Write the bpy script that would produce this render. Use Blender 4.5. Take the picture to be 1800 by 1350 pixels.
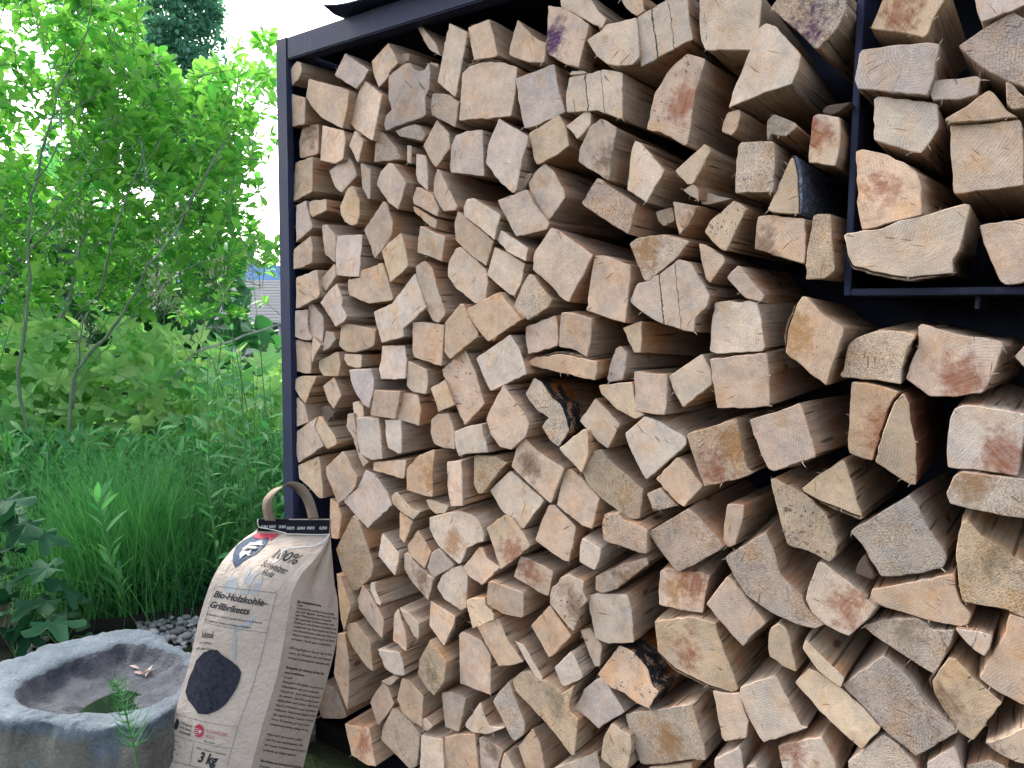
import bpy, bmesh, math, random
from mathutils import Vector, Matrix, noise
random.seed(7)
for o in list(bpy.data.objects):
    bpy.data.objects.remove(o)
scene = bpy.context.scene
COL = scene.collection
RAD = math.radians

# ------------------------------------------------------------------ camera, sky, sun, exposure
CAM_Z = 1.02
PITCH, ROLL, THETA, FOCAL = RAD(5.0), RAD(0.5), RAD(36.7), 1352.0
_cp, _sp = math.cos(PITCH), math.sin(PITCH)
FWD = Vector((0, _cp, -_sp)); _up = Vector((0, _sp, _cp)); _rt = Vector((1, 0, 0))
RT = _rt * math.cos(ROLL) + _up * math.sin(ROLL)
UP = _up * math.cos(ROLL) - _rt * math.sin(ROLL)
EYE = Vector((0, 0, CAM_Z))
cam_data = bpy.data.cameras.new('camera'); cam = bpy.data.objects.new('camera', cam_data); COL.objects.link(cam)
cam_data.sensor_width = 36.0; cam_data.lens = 36.0 * FOCAL / 1800.0
cam_data.clip_start = 0.02; cam_data.clip_end = 3000
cam.matrix_world = Matrix(((RT.x, UP.x, -FWD.x, EYE.x), (RT.y, UP.y, -FWD.y, EYE.y), (RT.z, UP.z, -FWD.z, EYE.z), (0, 0, 0, 1)))
scene.camera = cam

SUN_DIR = Vector((-0.55, 0.55, 0.72)).normalized()      # towards the sun, behind thin cloud over the garden: the pile is backlit
world = bpy.data.worlds.new('World'); scene.world = world; world.use_nodes = True
wn = world.node_tree; wn.nodes.clear()
sky = wn.nodes.new('ShaderNodeTexSky'); sky.sky_type = 'NISHITA'; sky.sun_disc = False
sky.sun_elevation = math.asin(SUN_DIR.z); sky.sun_rotation = math.atan2(SUN_DIR.x, SUN_DIR.y)
sky.air_density = 1.0; sky.dust_density = 4.0; sky.ozone_density = 1.0
hs = wn.nodes.new('ShaderNodeHueSaturation'); hs.inputs['Saturation'].default_value = 0.45
bg = wn.nodes.new('ShaderNodeBackground'); bg.inputs['Strength'].default_value = 0.14
wo = wn.nodes.new('ShaderNodeOutputWorld')
wn.links.new(sky.outputs[0], hs.inputs['Color']); wn.links.new(hs.outputs[0], bg.inputs[0]); wn.links.new(bg.outputs[0], wo.inputs[0])
sun_data = bpy.data.lights.new('sun', 'SUN'); sun = bpy.data.objects.new('sun', sun_data); COL.objects.link(sun)
sun_data.energy = 1.5; sun_data.angle = RAD(22); sun_data.color = (1.0, 0.95, 0.88)
sun.rotation_euler = SUN_DIR.to_track_quat('Z', 'Y').to_euler()
scene.view_settings.view_transform = 'Standard'; scene.view_settings.look = 'None'
scene.view_settings.exposure = 2.2; scene.view_settings.gamma = 1.0
scene.view_settings.use_curve_mapping = False
scene.cycles.max_bounces = 6; scene.cycles.diffuse_bounces = 4; scene.cycles.glossy_bounces = 2; scene.cycles.transmission_bounces = 4
scene.cycles.adaptive_threshold = 0.02

# ------------------------------------------------------------------ helpers
def ray(px, py):
    return RT * ((px - 900) / FOCAL) + UP * ((675 - py) / FOCAL) + FWD
def at_depth(px, py, d):                 # the world point seen there, d metres in front of the camera position
    v = ray(px, py); return EYE + v * (d / v.y)
def at_height(px, py, z):
    v = ray(px, py); return EYE + v * ((z - CAM_Z) / v.z)
SR = Vector((math.cos(THETA), -math.sin(THETA), 0))   # along the woodpile's front
SN = Vector((math.sin(THETA), math.cos(THETA), 0))    # into the woodpile
ZUP = Vector((0, 0, 1))
P0 = at_depth(512, 545, 1.75)
def on_front(px, py, recess=0.0):
    v = ray(px, py); return EYE + v * (((P0 - EYE).dot(SN) + recess) / v.dot(SN))
def uvw(p):                              # woodpile coordinates of a world point
    d = p - P0; return d.dot(SR), d.dot(SN), p.z
def wxyz(u, w, z):
    q = P0 + SR * u + SN * w; return Vector((q.x, q.y, z))
PILE = Matrix(((SR.x, SN.x, 0, 0), (SR.y, SN.y, 0, 0), (0, 0, 1, 0), (0, 0, 0, 1)))

def tag(o, label=None, cat=None, group=None, kind=None):
    if label: o['label'] = label
    if cat: o['category'] = cat
    if group: o['group'] = group
    if kind: o['kind'] = kind
    return o
def mesh_obj(name, verts, faces, mats, parent=None, loc=None, matidx=None, smooth=False, sharp=None):
    me = bpy.data.meshes.new(name)
    me.from_pydata([tuple(v) for v in verts], [], faces)
    for m in (mats if isinstance(mats, (list, tuple)) else [mats]):
        me.materials.append(m)
    if matidx:
        me.polygons.foreach_set('material_index', matidx)
    if smooth:
        me.polygons.foreach_set('use_smooth', [True] * len(me.polygons))
    me.update()
    if sharp is not None:
        me.set_sharp_from_angle(angle=sharp)
    o = bpy.data.objects.new(name, me); COL.objects.link(o)
    if loc is not None: o.location = loc
    if parent is not None: o.parent = parent
    return o
def empty(name, loc=(0, 0, 0)):
    o = bpy.data.objects.new(name, None); COL.objects.link(o); o.location = loc; o.empty_display_size = 0.05
    return o
class MB:
    def __init__(self): self.v = []; self.f = []; self.m = []
    def add(self, verts, faces, mi=0):
        b = len(self.v); self.v += [Vector(p) for p in verts]
        self.f += [tuple(b + i for i in f) for f in faces]; self.m += [mi] * len(faces)
    def box(self, c0, c1, frame=None, mi=0):
        x0, y0, z0 = c0; x1, y1, z1 = c1
        vs = [(x0, y0, z0), (x1, y0, z0), (x1, y1, z0), (x0, y1, z0), (x0, y0, z1), (x1, y0, z1), (x1, y1, z1), (x0, y1, z1)]
        if frame: vs = [frame(*p) for p in vs]
        self.add(vs, [(0, 3, 2, 1), (4, 5, 6, 7), (0, 1, 5, 4), (1, 2, 6, 5), (2, 3, 7, 6), (3, 0, 4, 7)], mi)
    def tube(self, pts, radii, n=6, mi=0, cap=True):
        pts = [Vector(p) for p in pts]
        if not isinstance(radii, (list, tuple)): radii = [radii] * len(pts)
        vs = []; fs = []
        ref = Vector((0.3, 0.2, 1)).normalized()
        for i, p in enumerate(pts):
            t = (pts[min(i + 1, len(pts) - 1)] - pts[max(i - 1, 0)])
            t = t.normalized() if t.length > 1e-9 else Vector((0, 0, 1))
            a = t.cross(ref)
            if a.length < 0.1: a = t.cross(Vector((1, 0, 0)))
            a.normalize(); b = t.cross(a)
            for k in range(n):
                g = 2 * math.pi * k / n
                vs.append(p + (a * math.cos(g) + b * math.sin(g)) * radii[i])
        for i in range(len(pts) - 1):
            for k in range(n):
                fs.append((i * n + k, i * n + (k + 1) % n, (i + 1) * n + (k + 1) % n, (i + 1) * n + k))
        if cap:
            fs.append(tuple(range(n))[::-1]); fs.append(tuple((len(pts) - 1) * n + k for k in range(n)))
        self.add(vs, fs, mi)
    def build(self, name, mats, parent=None, loc=None, smooth=False, sharp=None):
        vs = self.v
        if loc is not None: vs = [p - Vector(loc) for p in vs]
        return mesh_obj(name, vs, self.f, mats, parent, loc if parent is None else None, self.m, smooth, sharp)
def bevel(o, w=0.002, seg=2):
    bm = bmesh.new(); bm.from_mesh(o.data)
    bmesh.ops.bevel(bm, geom=list(bm.edges), offset=w, segments=seg, affect='EDGES', clamp_overlap=True)
    bm.to_mesh(o.data); bm.free()
    return o

# ------------------------------------------------------------------ node material helpers
class NT:
    def __init__(self, name):
        self.mat = bpy.data.materials.new(name); self.mat.use_nodes = True
        self.t = self.mat.node_tree; self.t.nodes.clear()
        self.out = self.n('ShaderNodeOutputMaterial')
    def n(self, kind, **kw):
        nd = self.t.nodes.new(kind)
        for k, v in kw.items(): setattr(nd, k, v)
        return nd
    def link(self, a, b): self.t.links.new(a, b)
    def val(self, sock, v):
        if hasattr(v, 'is_linked') or isinstance(v, bpy.types.NodeSocket): self.link(v, sock)
        else: sock.default_value = v
    def math(self, op, a, b=None, c=None, clamp=False):
        nd = self.n('ShaderNodeMath', operation=op); nd.use_clamp = clamp
        for i, x in enumerate((a, b, c)):
            if x is not None: self.val(nd.inputs[i], x)
        return nd.outputs[0]
    def vmath(self, op, a, b=None):
        nd = self.n('ShaderNodeVectorMath', operation=op)
        self.val(nd.inputs[0], a)
        if b is not None: self.val(nd.inputs[1], b)
        return nd.outputs['Value'] if op in ('LENGTH', 'DISTANCE', 'DOT_PRODUCT') else nd.outputs[0]
    def noise(self, vec, scale, detail=4, rough=0.55, dist=0.0, col=False):
        nd = self.n('ShaderNodeTexNoise'); nd.inputs['Scale'].default_value = scale; nd.inputs['Detail'].default_value = detail
        nd.inputs['Roughness'].default_value = rough; nd.inputs['Distortion'].default_value = dist
        if vec is not None: self.link(vec, nd.inputs['Vector'])
        return nd.outputs['Color'] if col else nd.outputs['Fac']
    def voro(self, vec, scale, feature='F1', out='Distance'):
        nd = self.n('ShaderNodeTexVoronoi', feature=feature); nd.inputs['Scale'].default_value = scale
        if vec is not None: self.link(vec, nd.inputs['Vector'])
        return nd.outputs[out]
    def ramp(self, fac, stops, interp='LINEAR'):
        nd = self.n('ShaderNodeValToRGB'); cr = nd.color_ramp; cr.interpolation = interp
        while len(cr.elements) > 1: cr.elements.remove(cr.elements[-1])
        for i, (p, c) in enumerate(stops):
            e = cr.elements[0] if i == 0 else cr.elements.new(p)
            e.position = p; e.color = (c[0], c[1], c[2], 1) if not isinstance(c, (int, float)) else (c, c, c, 1)
        self.link(fac, nd.inputs[0]); return nd.outputs[0]
    def step(self, fac, lo, hi):
        nd = self.n('ShaderNodeMapRange', interpolation_type='SMOOTHSTEP'); self.val(nd.inputs[0], fac)
        nd.inputs[1].default_value = lo; nd.inputs[2].default_value = hi
        return nd.outputs[0]
    def mix(self, fac, a, b, mode='MIX'):
        nd = self.n('ShaderNodeMix', data_type='RGBA', blend_type=mode)
        self.val(nd.inputs[0], fac)
        for s, x in ((nd.inputs[6], a), (nd.inputs[7], b)):
            if isinstance(x, tuple): s.default_value = (x[0], x[1], x[2], 1)
            else: self.link(x, s)
        return nd.outputs[2]
    def bump(self, h, strength=0.4, dist=0.002, normal=None):
        nd = self.n('ShaderNodeBump'); nd.inputs['Strength'].default_value = strength; nd.inputs['Distance'].default_value = dist
        self.link(h, nd.inputs['Height'])
        if normal is not None: self.link(normal, nd.inputs['Normal'])
        return nd.outputs[0]
    def coord(self, scale=(1, 1, 1), kind='Object', off=None):
        tc = self.n('ShaderNodeTexCoord'); mp = self.n('ShaderNodeMapping')
        self.link(tc.outputs[kind], mp.inputs['Vector']); mp.inputs['Scale'].default_value = scale
        if off is not None: self.link(off, mp.inputs['Location'])
        return mp.outputs[0]
    def principled(self, col, rough=0.8, normal=None, spec=0.3, metal=0.0):
        p = self.n('ShaderNodeBsdfPrincipled')
        self.val(p.inputs['Base Color'], (col[0], col[1], col[2], 1) if isinstance(col, tuple) else col)
        self.val(p.inputs['Roughness'], rough); p.inputs['Specular IOR Level'].default_value = spec; p.inputs['Metallic'].default_value = metal
        if normal is not None: self.link(normal, p.inputs['Normal'])
        return p
    def done(self, shader):
        self.link(shader if isinstance(shader, bpy.types.NodeSocket) else shader.outputs[0], self.out.inputs['Surface']); return self.mat

STAINS = {'R': (0.27, 0.085, 0.040), 'U': (0.09, 0.04, 0.10), 'O': (0.36, 0.18, 0.06), 'N': (0.145, 0.082, 0.048), 'M': (0.12, 0.11, 0.06)}
_ends = {}
def end_grain(flags):
    """sawn log end: growth rings, blotches, saw marks, specks, and the stains the log has"""
    key = ''.join(sorted(set(flags) & set('sRUONMKDX')))
    if key in _ends: return _ends[key]
    t = NT('sawn_end_' + (key or 'plain'))
    info = t.n('ShaderNodeObjectInfo')
    rnd = t.n('ShaderNodeTexWhiteNoise', noise_dimensions='1D'); t.link(info.outputs['Random'], rnd.inputs['W'])
    big = t.vmath('SCALE', rnd.outputs['Color']); big.node.inputs['Scale'].default_value = 40.0
    tc = t.n('ShaderNodeTexCoord'); P = tc.outputs['Object']
    PR = t.vmath('ADD', P, big)
    # one colour noise drives the broad blotches, the greying and the warm areas
    bl = t.noise(PR, 24, 4, 0.62, 0.0, True); sb = t.n('ShaderNodeSeparateColor'); t.link(bl, sb.inputs[0])
    blotch, greym, warmm = sb.outputs[0], sb.outputs[1], sb.outputs[2]
    blotch2 = t.noise(PR, 85, 3, 0.7); fine = t.noise(PR, 480, 2, 0.75)
    pith = t.vmath('SUBTRACT', rnd.outputs['Color'], (0.5, 0.5, 0.5)); pith = t.vmath('MULTIPLY', pith, (0.26, 0.0, 0.26))
    q = t.vmath('MULTIPLY', t.vmath('SUBTRACT', P, pith), (1, 0, 1))
    d = t.math('ADD', t.vmath('LENGTH', q), t.math('MULTIPLY', blotch, 0.010))
    ring = t.math('SINE', t.math('MULTIPLY', d, 1700.0))
    ringamp = t.math('MULTIPLY', t.math('MULTIPLY', t.step(greym, 0.40, 0.58), ring), 0.10)
    # fibres torn by the saw, one direction per log
    ang = t.math('MULTIPLY', info.outputs['Random'], 3.1)
    rot = t.n('ShaderNodeVectorRotate', rotation_type='Y_AXIS'); t.link(P, rot.inputs['Vector']); t.link(ang, rot.inputs['Angle'])
    saw = t.noise(t.vmath('MULTIPLY', rot.outputs[0], (45, 1, 700)), 1.0, 2, 0.7)
    v = t.math('ADD', t.math('MULTIPLY', blotch, 0.75), t.math('MULTIPLY', blotch2, 0.55))
    v = t.math('ADD', v, t.math('MULTIPLY', fine, 0.55)); v = t.math('ADD', v, t.math('MULTIPLY', saw, 0.30))
    v = t.math('ADD', v, ringamp); v = t.math('SUBTRACT', v, 0.09)
    vv = t.n('ShaderNodeCombineXYZ')
    for i in range(3): t.link(v, vv.inputs[i])
    col = t.mix(1.0, info.outputs['Color'], vv.outputs[0], 'MULTIPLY')
    col = t.mix(t.math('MULTIPLY', t.step(greym, 0.45, 0.66), 0.75), col, t.mix(1.0, col, (0.82, 0.90, 1.0), 'MULTIPLY'))
    col = t.mix(t.math('MULTIPLY', t.step(warmm, 0.48, 0.72), 0.7), col, t.mix(1.0, col, (1.02, 0.82, 0.60), 'MULTIPLY'))
    h = t.math('ADD', t.math('MULTIPLY', saw, 0.55), t.math('MULTIPLY', fine, 0.6))
    h = t.math('ADD', h, t.math('MULTIPLY', blotch2, 0.6))
    # sparse dark specks, torn pores and little checks along the saw direction
    vo = t.voro(t.vmath('ADD', PR, t.vmath('MULTIPLY', bl, (0.05, 0.05, 0.05))), 150); sp = t.math('MULTIPLY', t.step(vo, 0.22, 0.06), t.step(blotch2, 0.50, 0.62))
    col = t.mix(t.math('MULTIPLY', sp, 0.7), col, (0.05, 0.037, 0.028))
    sq = t.n('ShaderNodeSeparateXYZ'); t.link(q, sq.inputs[0])
    theta = t.math('ARCTAN2', sq.outputs['X'], sq.outputs['Z'])
    rv = t.n('ShaderNodeCombineXYZ'); t.link(t.math('MULTIPLY', theta, 30.0), rv.inputs[0]); t.link(t.math('MULTIPLY', d, 26.0), rv.inputs[1]); t.link(t.math('MULTIPLY', info.outputs['Random'], 90.0), rv.inputs[2])
    pore = t.noise(rv.outputs[0], 1.0, 1, 0.5)
    chk = t.math('MULTIPLY', t.step(pore, 0.33, 0.26), t.step(warmm, 0.42, 0.56))
    col = t.mix(t.math('MULTIPLY', chk, 0.65), col, (0.10, 0.07, 0.05))
    h = t.math('SUBTRACT', h, t.math('MULTIPLY', chk, 0.9))
    bs = 0.75
    if 's' in key:
        g1 = t.noise(t.vmath('MULTIPLY', rot.outputs[0], (1.0, 1, 1.9)), 270, 3, 0.8)
        area = t.step(warmm, 0.34, 0.52)
        dk = t.math('MULTIPLY', t.step(g1, 0.49, 0.38), area)
        lt = t.math('MULTIPLY', t.step(g1, 0.53, 0.66), area)
        col = t.mix(t.math('MULTIPLY', dk, 0.6), col, t.mix(1.0, col, (0.25, 0.23, 0.20), 'MULTIPLY'))
        col = t.mix(t.math('MULTIPLY', lt, 0.6), col, t.mix(1.0, col, (1.45, 1.42, 1.35), 'MULTIPLY'))
        h = t.math('ADD', h, t.math('MULTIPLY', g1, 2.2)); bs = 0.9
    for i, k in enumerate(c for c in key if c in STAINS):
        off = t.vmath('MULTIPLY', t.vmath('SUBTRACT', rnd.outputs['Color'], (0.5, 0.5, 0.5)), (0.05, 0, 0.05) if i == 0 else (-0.06, 0, -0.05))
        rr2 = t.vmath('LENGTH', t.vmath('MULTIPLY', t.vmath('SUBTRACT', P, off), (1.25, 0, 1)))
        wob = t.math('ADD', rr2, t.math('MULTIPLY', t.math('SUBTRACT', t.math('ADD', blotch2, blotch), 1.0), 0.075))
        m = t.step(wob, 0.044, 0.004)
        streak = t.noise(t.vmath('MULTIPLY', rot.outputs[0], (190, 1, 35)), 1.0, 2, 0.6)
        m = t.math('MULTIPLY', m, t.math('ADD', 0.15, t.math('MULTIPLY', streak, 1.25)))
        strength = {'R': 0.92, 'U': 1.25, 'O': 0.85, 'N': 0.9, 'M': 0.6}[k]
        col = t.mix(t.math('MULTIPLY', m, strength, clamp=True), col, STAINS[k])
    if 'D' in key or 'K' in key:
        m2 = t.math('MULTIPLY', t.step(t.noise(PR, 170, 3, 0.6), 0.56, 0.66), t.step(greym, 0.42, 0.56))
        col = t.mix(t.math('MULTIPLY', m2, 0.85), col, (0.045, 0.03, 0.025) if 'K' in key else (0.11, 0.04, 0.025))
    if 'X' in key:
        lx = t.math('ADD', t.vmath('DOT_PRODUCT', P, (1.0, 0, 0.14)), t.math('MULTIPLY', t.math('SUBTRACT', blotch2, 0.5), 0.009))
        c1 = t.step(t.math('ABSOLUTE', t.math('ADD', lx, 0.017)), 0.0013, 0.0005)
        c2 = t.step(t.math('ABSOLUTE', t.math('SUBTRACT', lx, 0.012)), 0.0008, 0.0002)
        cc = t.math('MAXIMUM', c1, t.math('MULTIPLY', c2, 0.7))
        cc = t.math('MULTIPLY', cc, t.step(fine, 0.30, 0.48))
        col = t.mix(cc, col, (0.03, 0.025, 0.02)); h = t.math('SUBTRACT', h, t.math('MULTIPLY', cc, 3.0))
    nrm = t.bump(h, bs, 0.0016)
    _ends[key] = t.done(t.principled(col, 0.88, nrm, 0.15))
    return _ends[key]

def split_side(kind):
    """split flank with fibres running along the log (local Y)"""
    t = NT('split_flank_' + kind)
    info = t.n('ShaderNodeObjectInfo')
    rnd = t.n('ShaderNodeTexWhiteNoise', noise_dimensions='1D'); t.link(info.outputs['Random'], rnd.inputs['W'])
    big = t.vmath('SCALE', rnd.outputs['Color']); big.node.inputs['Scale'].default_value = 30.0
    tc = t.n('ShaderNodeTexCoord'); P = t.vmath('ADD', tc.outputs['Object'], big)
    fib = t.noise(t.vmath('MULTIPLY', P, (260, 6, 260)), 1.0, 3, 0.7)
    fib2 = t.noise(t.vmath('MULTIPLY', P, (60, 3.5, 60)), 1.0, 3, 0.6)
    blo = t.noise(P, 14, 3)
    if kind == 'wood':
        base = t.mix(0.45, info.outputs['Color'], (0.28, 0.21, 0.15))
        v = t.math('ADD', 0.10, t.math('ADD', t.math('MULTIPLY', fib, 0.95), t.math('MULTIPLY', fib2, 0.75)))
        vv = t.n('ShaderNodeCombineXYZ')
        for i in range(3): t.link(v, vv.inputs[i])
        col = t.mix(1.0, base, vv.outputs[0], 'MULTIPLY')
        col = t.mix(t.step(blo, 0.45, 0.7), col, t.mix(1.0, col, (1.12, 0.82, 0.62), 'MULTIPLY'))
        kn = t.voro(t.vmath('MULTIPLY', P, (22, 9, 22)), 1.0); knot = t.math('MULTIPLY', t.step(kn, 0.20, 0.05), t.step(blo, 0.46, 0.56))
        col = t.mix(t.math('MULTIPLY', knot, 0.8), col, (0.07, 0.04, 0.025))
        dirt = t.step(t.noise(P, 55, 4, 0.7), 0.55, 0.72); col = t.mix(t.math('MULTIPLY', dirt, 0.5), col, t.mix(1.0, col, (0.45, 0.42, 0.40), 'MULTIPLY'))
        crack = t.step(t.noise(t.vmath('MULTIPLY', P, (150, 3.0, 150)), 1.0, 1, 0.5), 0.36, 0.26)
        col = t.mix(t.math('MULTIPLY', crack, 0.75), col, (0.05, 0.035, 0.024))
        h = t.math('SUBTRACT', t.math('ADD', t.math('MULTIPLY', fib, 0.9), fib2), t.math('MULTIPLY', crack, 0.8)); rough = 0.85; st = 0.9
    elif kind == 'bark':
        col = t.ramp(t.math('ADD', t.math('MULTIPLY', t.noise(P, 130, 5, 0.7), 0.7), t.math('MULTIPLY', fib2, 0.4)), [(0.3, (0.028, 0.022, 0.018)), (0.55, (0.13, 0.085, 0.055)), (0.75, (0.30, 0.22, 0.16))])
        h = t.noise(P, 150, 5, 0.7); rough = 0.95; st = 1.0
    elif kind == 'greybark':
        col = t.ramp(t.noise(P, 160, 5, 0.75), [(0.35, (0.025, 0.03, 0.05)), (0.55, (0.10, 0.115, 0.16)), (0.72, (0.42, 0.42, 0.46))])
        h = t.noise(P, 160, 5, 0.75); rough = 0.9; st = 1.0
    elif kind == 'redflank':
        v = t.math('ADD', t.math('MULTIPLY', fib, 0.6), t.math('MULTIPLY', blo, 0.5))
        col = t.ramp(v, [(0.3, (0.075, 0.03, 0.02)), (0.7, (0.27, 0.12, 0.07))]); h = fib2; rough = 0.75; st = 0.6
    else:  # charred
        y = t.n('ShaderNodeSeparateXYZ'); t.link(tc.outputs['Object'], y.inputs[0])
        k = t.noise(P, 45, 5, 0.7)
        m = t.math('MULTIPLY', t.step(k, 0.40, 0.50), t.step(y.outputs['Y'], 0.075, 0.05))
        wood = t.ramp(fib, [(0.3, (0.16, 0.08, 0.05)), (0.7, (0.45, 0.30, 0.20))])
        resin = t.mix(t.step(t.noise(P, 30, 3), 0.50, 0.58), wood, (0.34, 0.10, 0.02))
        col = t.mix(m, resin, t.ramp(t.noise(P, 300, 3), [(0.4, (0.006, 0.007, 0.009)), (0.75, (0.045, 0.045, 0.05))]))
        h = t.noise(P, 120, 5, 0.7); rough = 0.6; st = 1.0
    return t.done(t.principled(col, rough, t.bump(h, st, 0.0022), 0.2))
_t = NT('pale_fibre'); FIBRE = _t.done(_t.principled((0.52, 0.43, 0.33), 0.9, None, 0.1))
SIDE = {k: split_side(k) for k in ('wood', 'bark', 'greybark', 'redflank', 'char')}

def steel():
    t = NT('dark_painted_steel')
    P = t.coord()
    a = t.noise(P, 9, 5, 0.6); b = t.noise(P, 160, 4, 0.6)
    col = t.ramp(a, [(0.3, (0.008, 0.013, 0.038)), (0.7, (0.017, 0.026, 0.070))])
    rust = t.math('MULTIPLY', t.step(t.noise(P, 34, 5, 0.7), 0.60, 0.72), 0.5)
    col = t.mix(rust, col, (0.07, 0.035, 0.025))
    dust = t.math('MULTIPLY', t.step(b, 0.55, 0.8), 0.22)
    col = t.mix(dust, col, (0.04, 0.05, 0.10))
    drip = t.noise(t.coord((60, 60, 5)), 1.0, 4, 0.6); col = t.mix(t.math('MULTIPLY', t.step(drip, 0.56, 0.70), 0.45), col, (0.055, 0.06, 0.085))
    return t.done(t.principled(col, t.math('ADD', 0.42, t.math('MULTIPLY', a, 0.3)), t.bump(b, 0.25, 0.001), 0.28))
STEEL = steel()
_t = NT('shade_painted_rail'); SHADE_RAIL = _t.done(_t.principled((0.004, 0.004, 0.005), 0.8, None, 0.1))  # near-black colour paints in the deep shade under the rack

# ------------------------------------------------------------------ the ground
def ground_mat():
    t = NT('garden_soil')
    P = t.coord()
    a = t.noise(P, 1.7, 5, 0.6); b = t.noise(P, 40, 5, 0.7)
    soil = t.ramp(b, [(0.3, (0.006, 0.005, 0.004)), (0.7, (0.026, 0.021, 0.016))])
    moss = t.ramp(b, [(0.3, (0.006, 0.012, 0.004)), (0.7, (0.018, 0.036, 0.010))])
    col = t.mix(t.step(a, 0.45, 0.6), soil, moss)
    return t.done(t.principled(col, 0.95, t.bump(b, 0.8, 0.02), 0.1))
gm = MB(); N = 60
def gz(x, y):
    r = math.hypot(x, y)
    return 0.0 if r < 6 else -min(3.0, (r - 6) * 0.05)
rads = [0, 1, 2, 3, 4, 5, 6, 8, 11, 16, 25, 45, 90, 200, 600, 1500]
gv = [(0, 0, 0)]; gf = []
for r in rads[1:]:
    for k in range(48):
        a = 2 * math.pi * k / 48; gv.append((r * math.cos(a), r * math.sin(a), gz(r, 0)))
for k in range(48): gf.append((0, 1 + k, 1 + (k + 1) % 48))
for i in range(len(rads) - 2):
    for k in range(48):
        a = 1 + i * 48 + k; b = 1 + i * 48 + (k + 1) % 48
        gf.append((a, a + 48, b + 48, b))
GROUND = mesh_obj('ground', gv, gf, ground_mat(), smooth=True); tag(GROUND, kind='structure')
# ------------------------------------------------------------------ the steel rack
rack = empty('firewood_rack', wxyz(-0.03, 0.2, 0))
tag(rack, 'dark painted steel firewood rack with sloping-looking top beam filled with split logs', 'rack')
RK = rack.location.copy()
def rpart(name, c0, c1, bev=0.0025, parent=rack):
    m = MB(); m.box(c0, c1, lambda u, w, z: wxyz(u, w, z) - RK)
    o = m.build(name, STEEL, parent)
    return bevel(o, bev) if bev else o
FR = -0.010                                  # the rack's front stands this far before the log ends
def U(px, py, rec=FR): return uvw(on_front(px, py, rec))[0]
def Z(px, py, rec=FR): return on_front(px, py, rec).z
pl, pr = U(488.5, 330), U(507.5, 330)
zt, zb = Z(498, 66), Z(506, 104)
DEPTH = 0.36; LONG = 2.3
rpart('corner_post', (pl, FR, 0.0), (pr, FR + 0.0165, zt))
rpart('top_beam', (pr + 0.0005, FR + 0.001, zb), (LONG, FR + 0.036, zt - 0.001))
rpart('side_panel', (pl + 0.002, FR + 0.017, 0.03), (pl + 0.006, DEPTH - 0.002, zt - 0.004), 0.001)
rpart('back_panel', (pl + 0.0105, DEPTH - 0.0015, 0.03), (LONG, DEPTH + 0.004, zt - 0.004), 0.001)
rpart('top_panel', (pl + 0.011, FR + 0.037, zt - 0.012), (LONG, DEPTH - 0.003, zt - 0.006), 0.001)
rpart('rear_post', (pl, DEPTH + 0.005, 0.0), (pr, DEPTH + 0.039, zt))
rpart('end_post', (LONG + 0.001, FR, 0.0), (LONG + 0.035, DEPTH + 0.03, zt))
rpart('bottom_rail', (pr + 0.0005, FR + 0.05, 0.0), (LONG, FR + 0.09, 0.05)).data.materials[0] = SHADE_RAIL
rpart('base_panel', (pl + 0.011, FR + 0.092, 0.03), (LONG, DEPTH - 0.003, 0.036), 0.001)
# inner frame of the upper bay: thin upright and shelf set back behind the log ends
ui = U(1503.5, 200, 0.03); zsh_t = Z(1650, 505.5, 0.03); zsh_b = Z(1650, 518, 0.03)
rpart('inner_post', (ui - 0.0045, 0.030, zsh_b), (ui + 0.0045, DEPTH - 0.004, zt - 0.013), 0.0012)
rpart('shelf', (ui + 0.005, 0.030, zsh_b), (LONG - 0.001, DEPTH - 0.004, zsh_t), 0.0012)
rpart('shelf_bracket', (U(1713, 540, 0.06), 0.06, zsh_b - 0.018), (U(1722, 540, 0.06), 0.30, zsh_b - 0.0005), 0.001)
# roof sheet with a bent corner that juts out past the beam
rs = MB()
u0 = U(600, 33); nU, nW = 26, 10
vs = []; fs = []
for i in range(nU + 1):
    u = u0 + (LONG + 0.05 - u0) * (i / nU) ** 1.7
    for j in range(nW + 1):
        w = FR - 0.030 + (DEPTH + 0.08 - FR) * (j / nW) ** 1.6 - (0.016 * math.exp(-(u - u0) / 0.035) if j == 0 else 0)
        lift = (0.009 if j == 0 else 0.0) * math.exp(-(u - u0) / 0.05) + 0.0012 * math.sin(u * 21 + 1)
        vs.append(wxyz(u, w, zt + 0.0022 + lift) - RK)
for i in range(nU):
    for j in range(nW):
        a = i * (nW + 1) + j; fs.append((a, a + 1, a + nW + 2, a + nW + 1))
nb = len(vs); vs += [v + Vector((0, 0, 0.0025)) for v in vs]; fs += [tuple(nb + k for k in f[::-1]) for f in list(fs)]
rim = [i * (nW + 1) for i in range(nU + 1)] + [nU * (nW + 1) + j for j in range(1, nW + 1)] + [i * (nW + 1) + nW for i in range(nU - 1, -1, -1)] + [j for j in range(nW - 1, 0, -1)]
for k in range(len(rim)):
    a, b = rim[k], rim[(k + 1) % len(rim)]; fs.append((a, a + nb, b + nb, b))
mesh_obj('roof_sheet', vs, fs, STEEL, rack)

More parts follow.
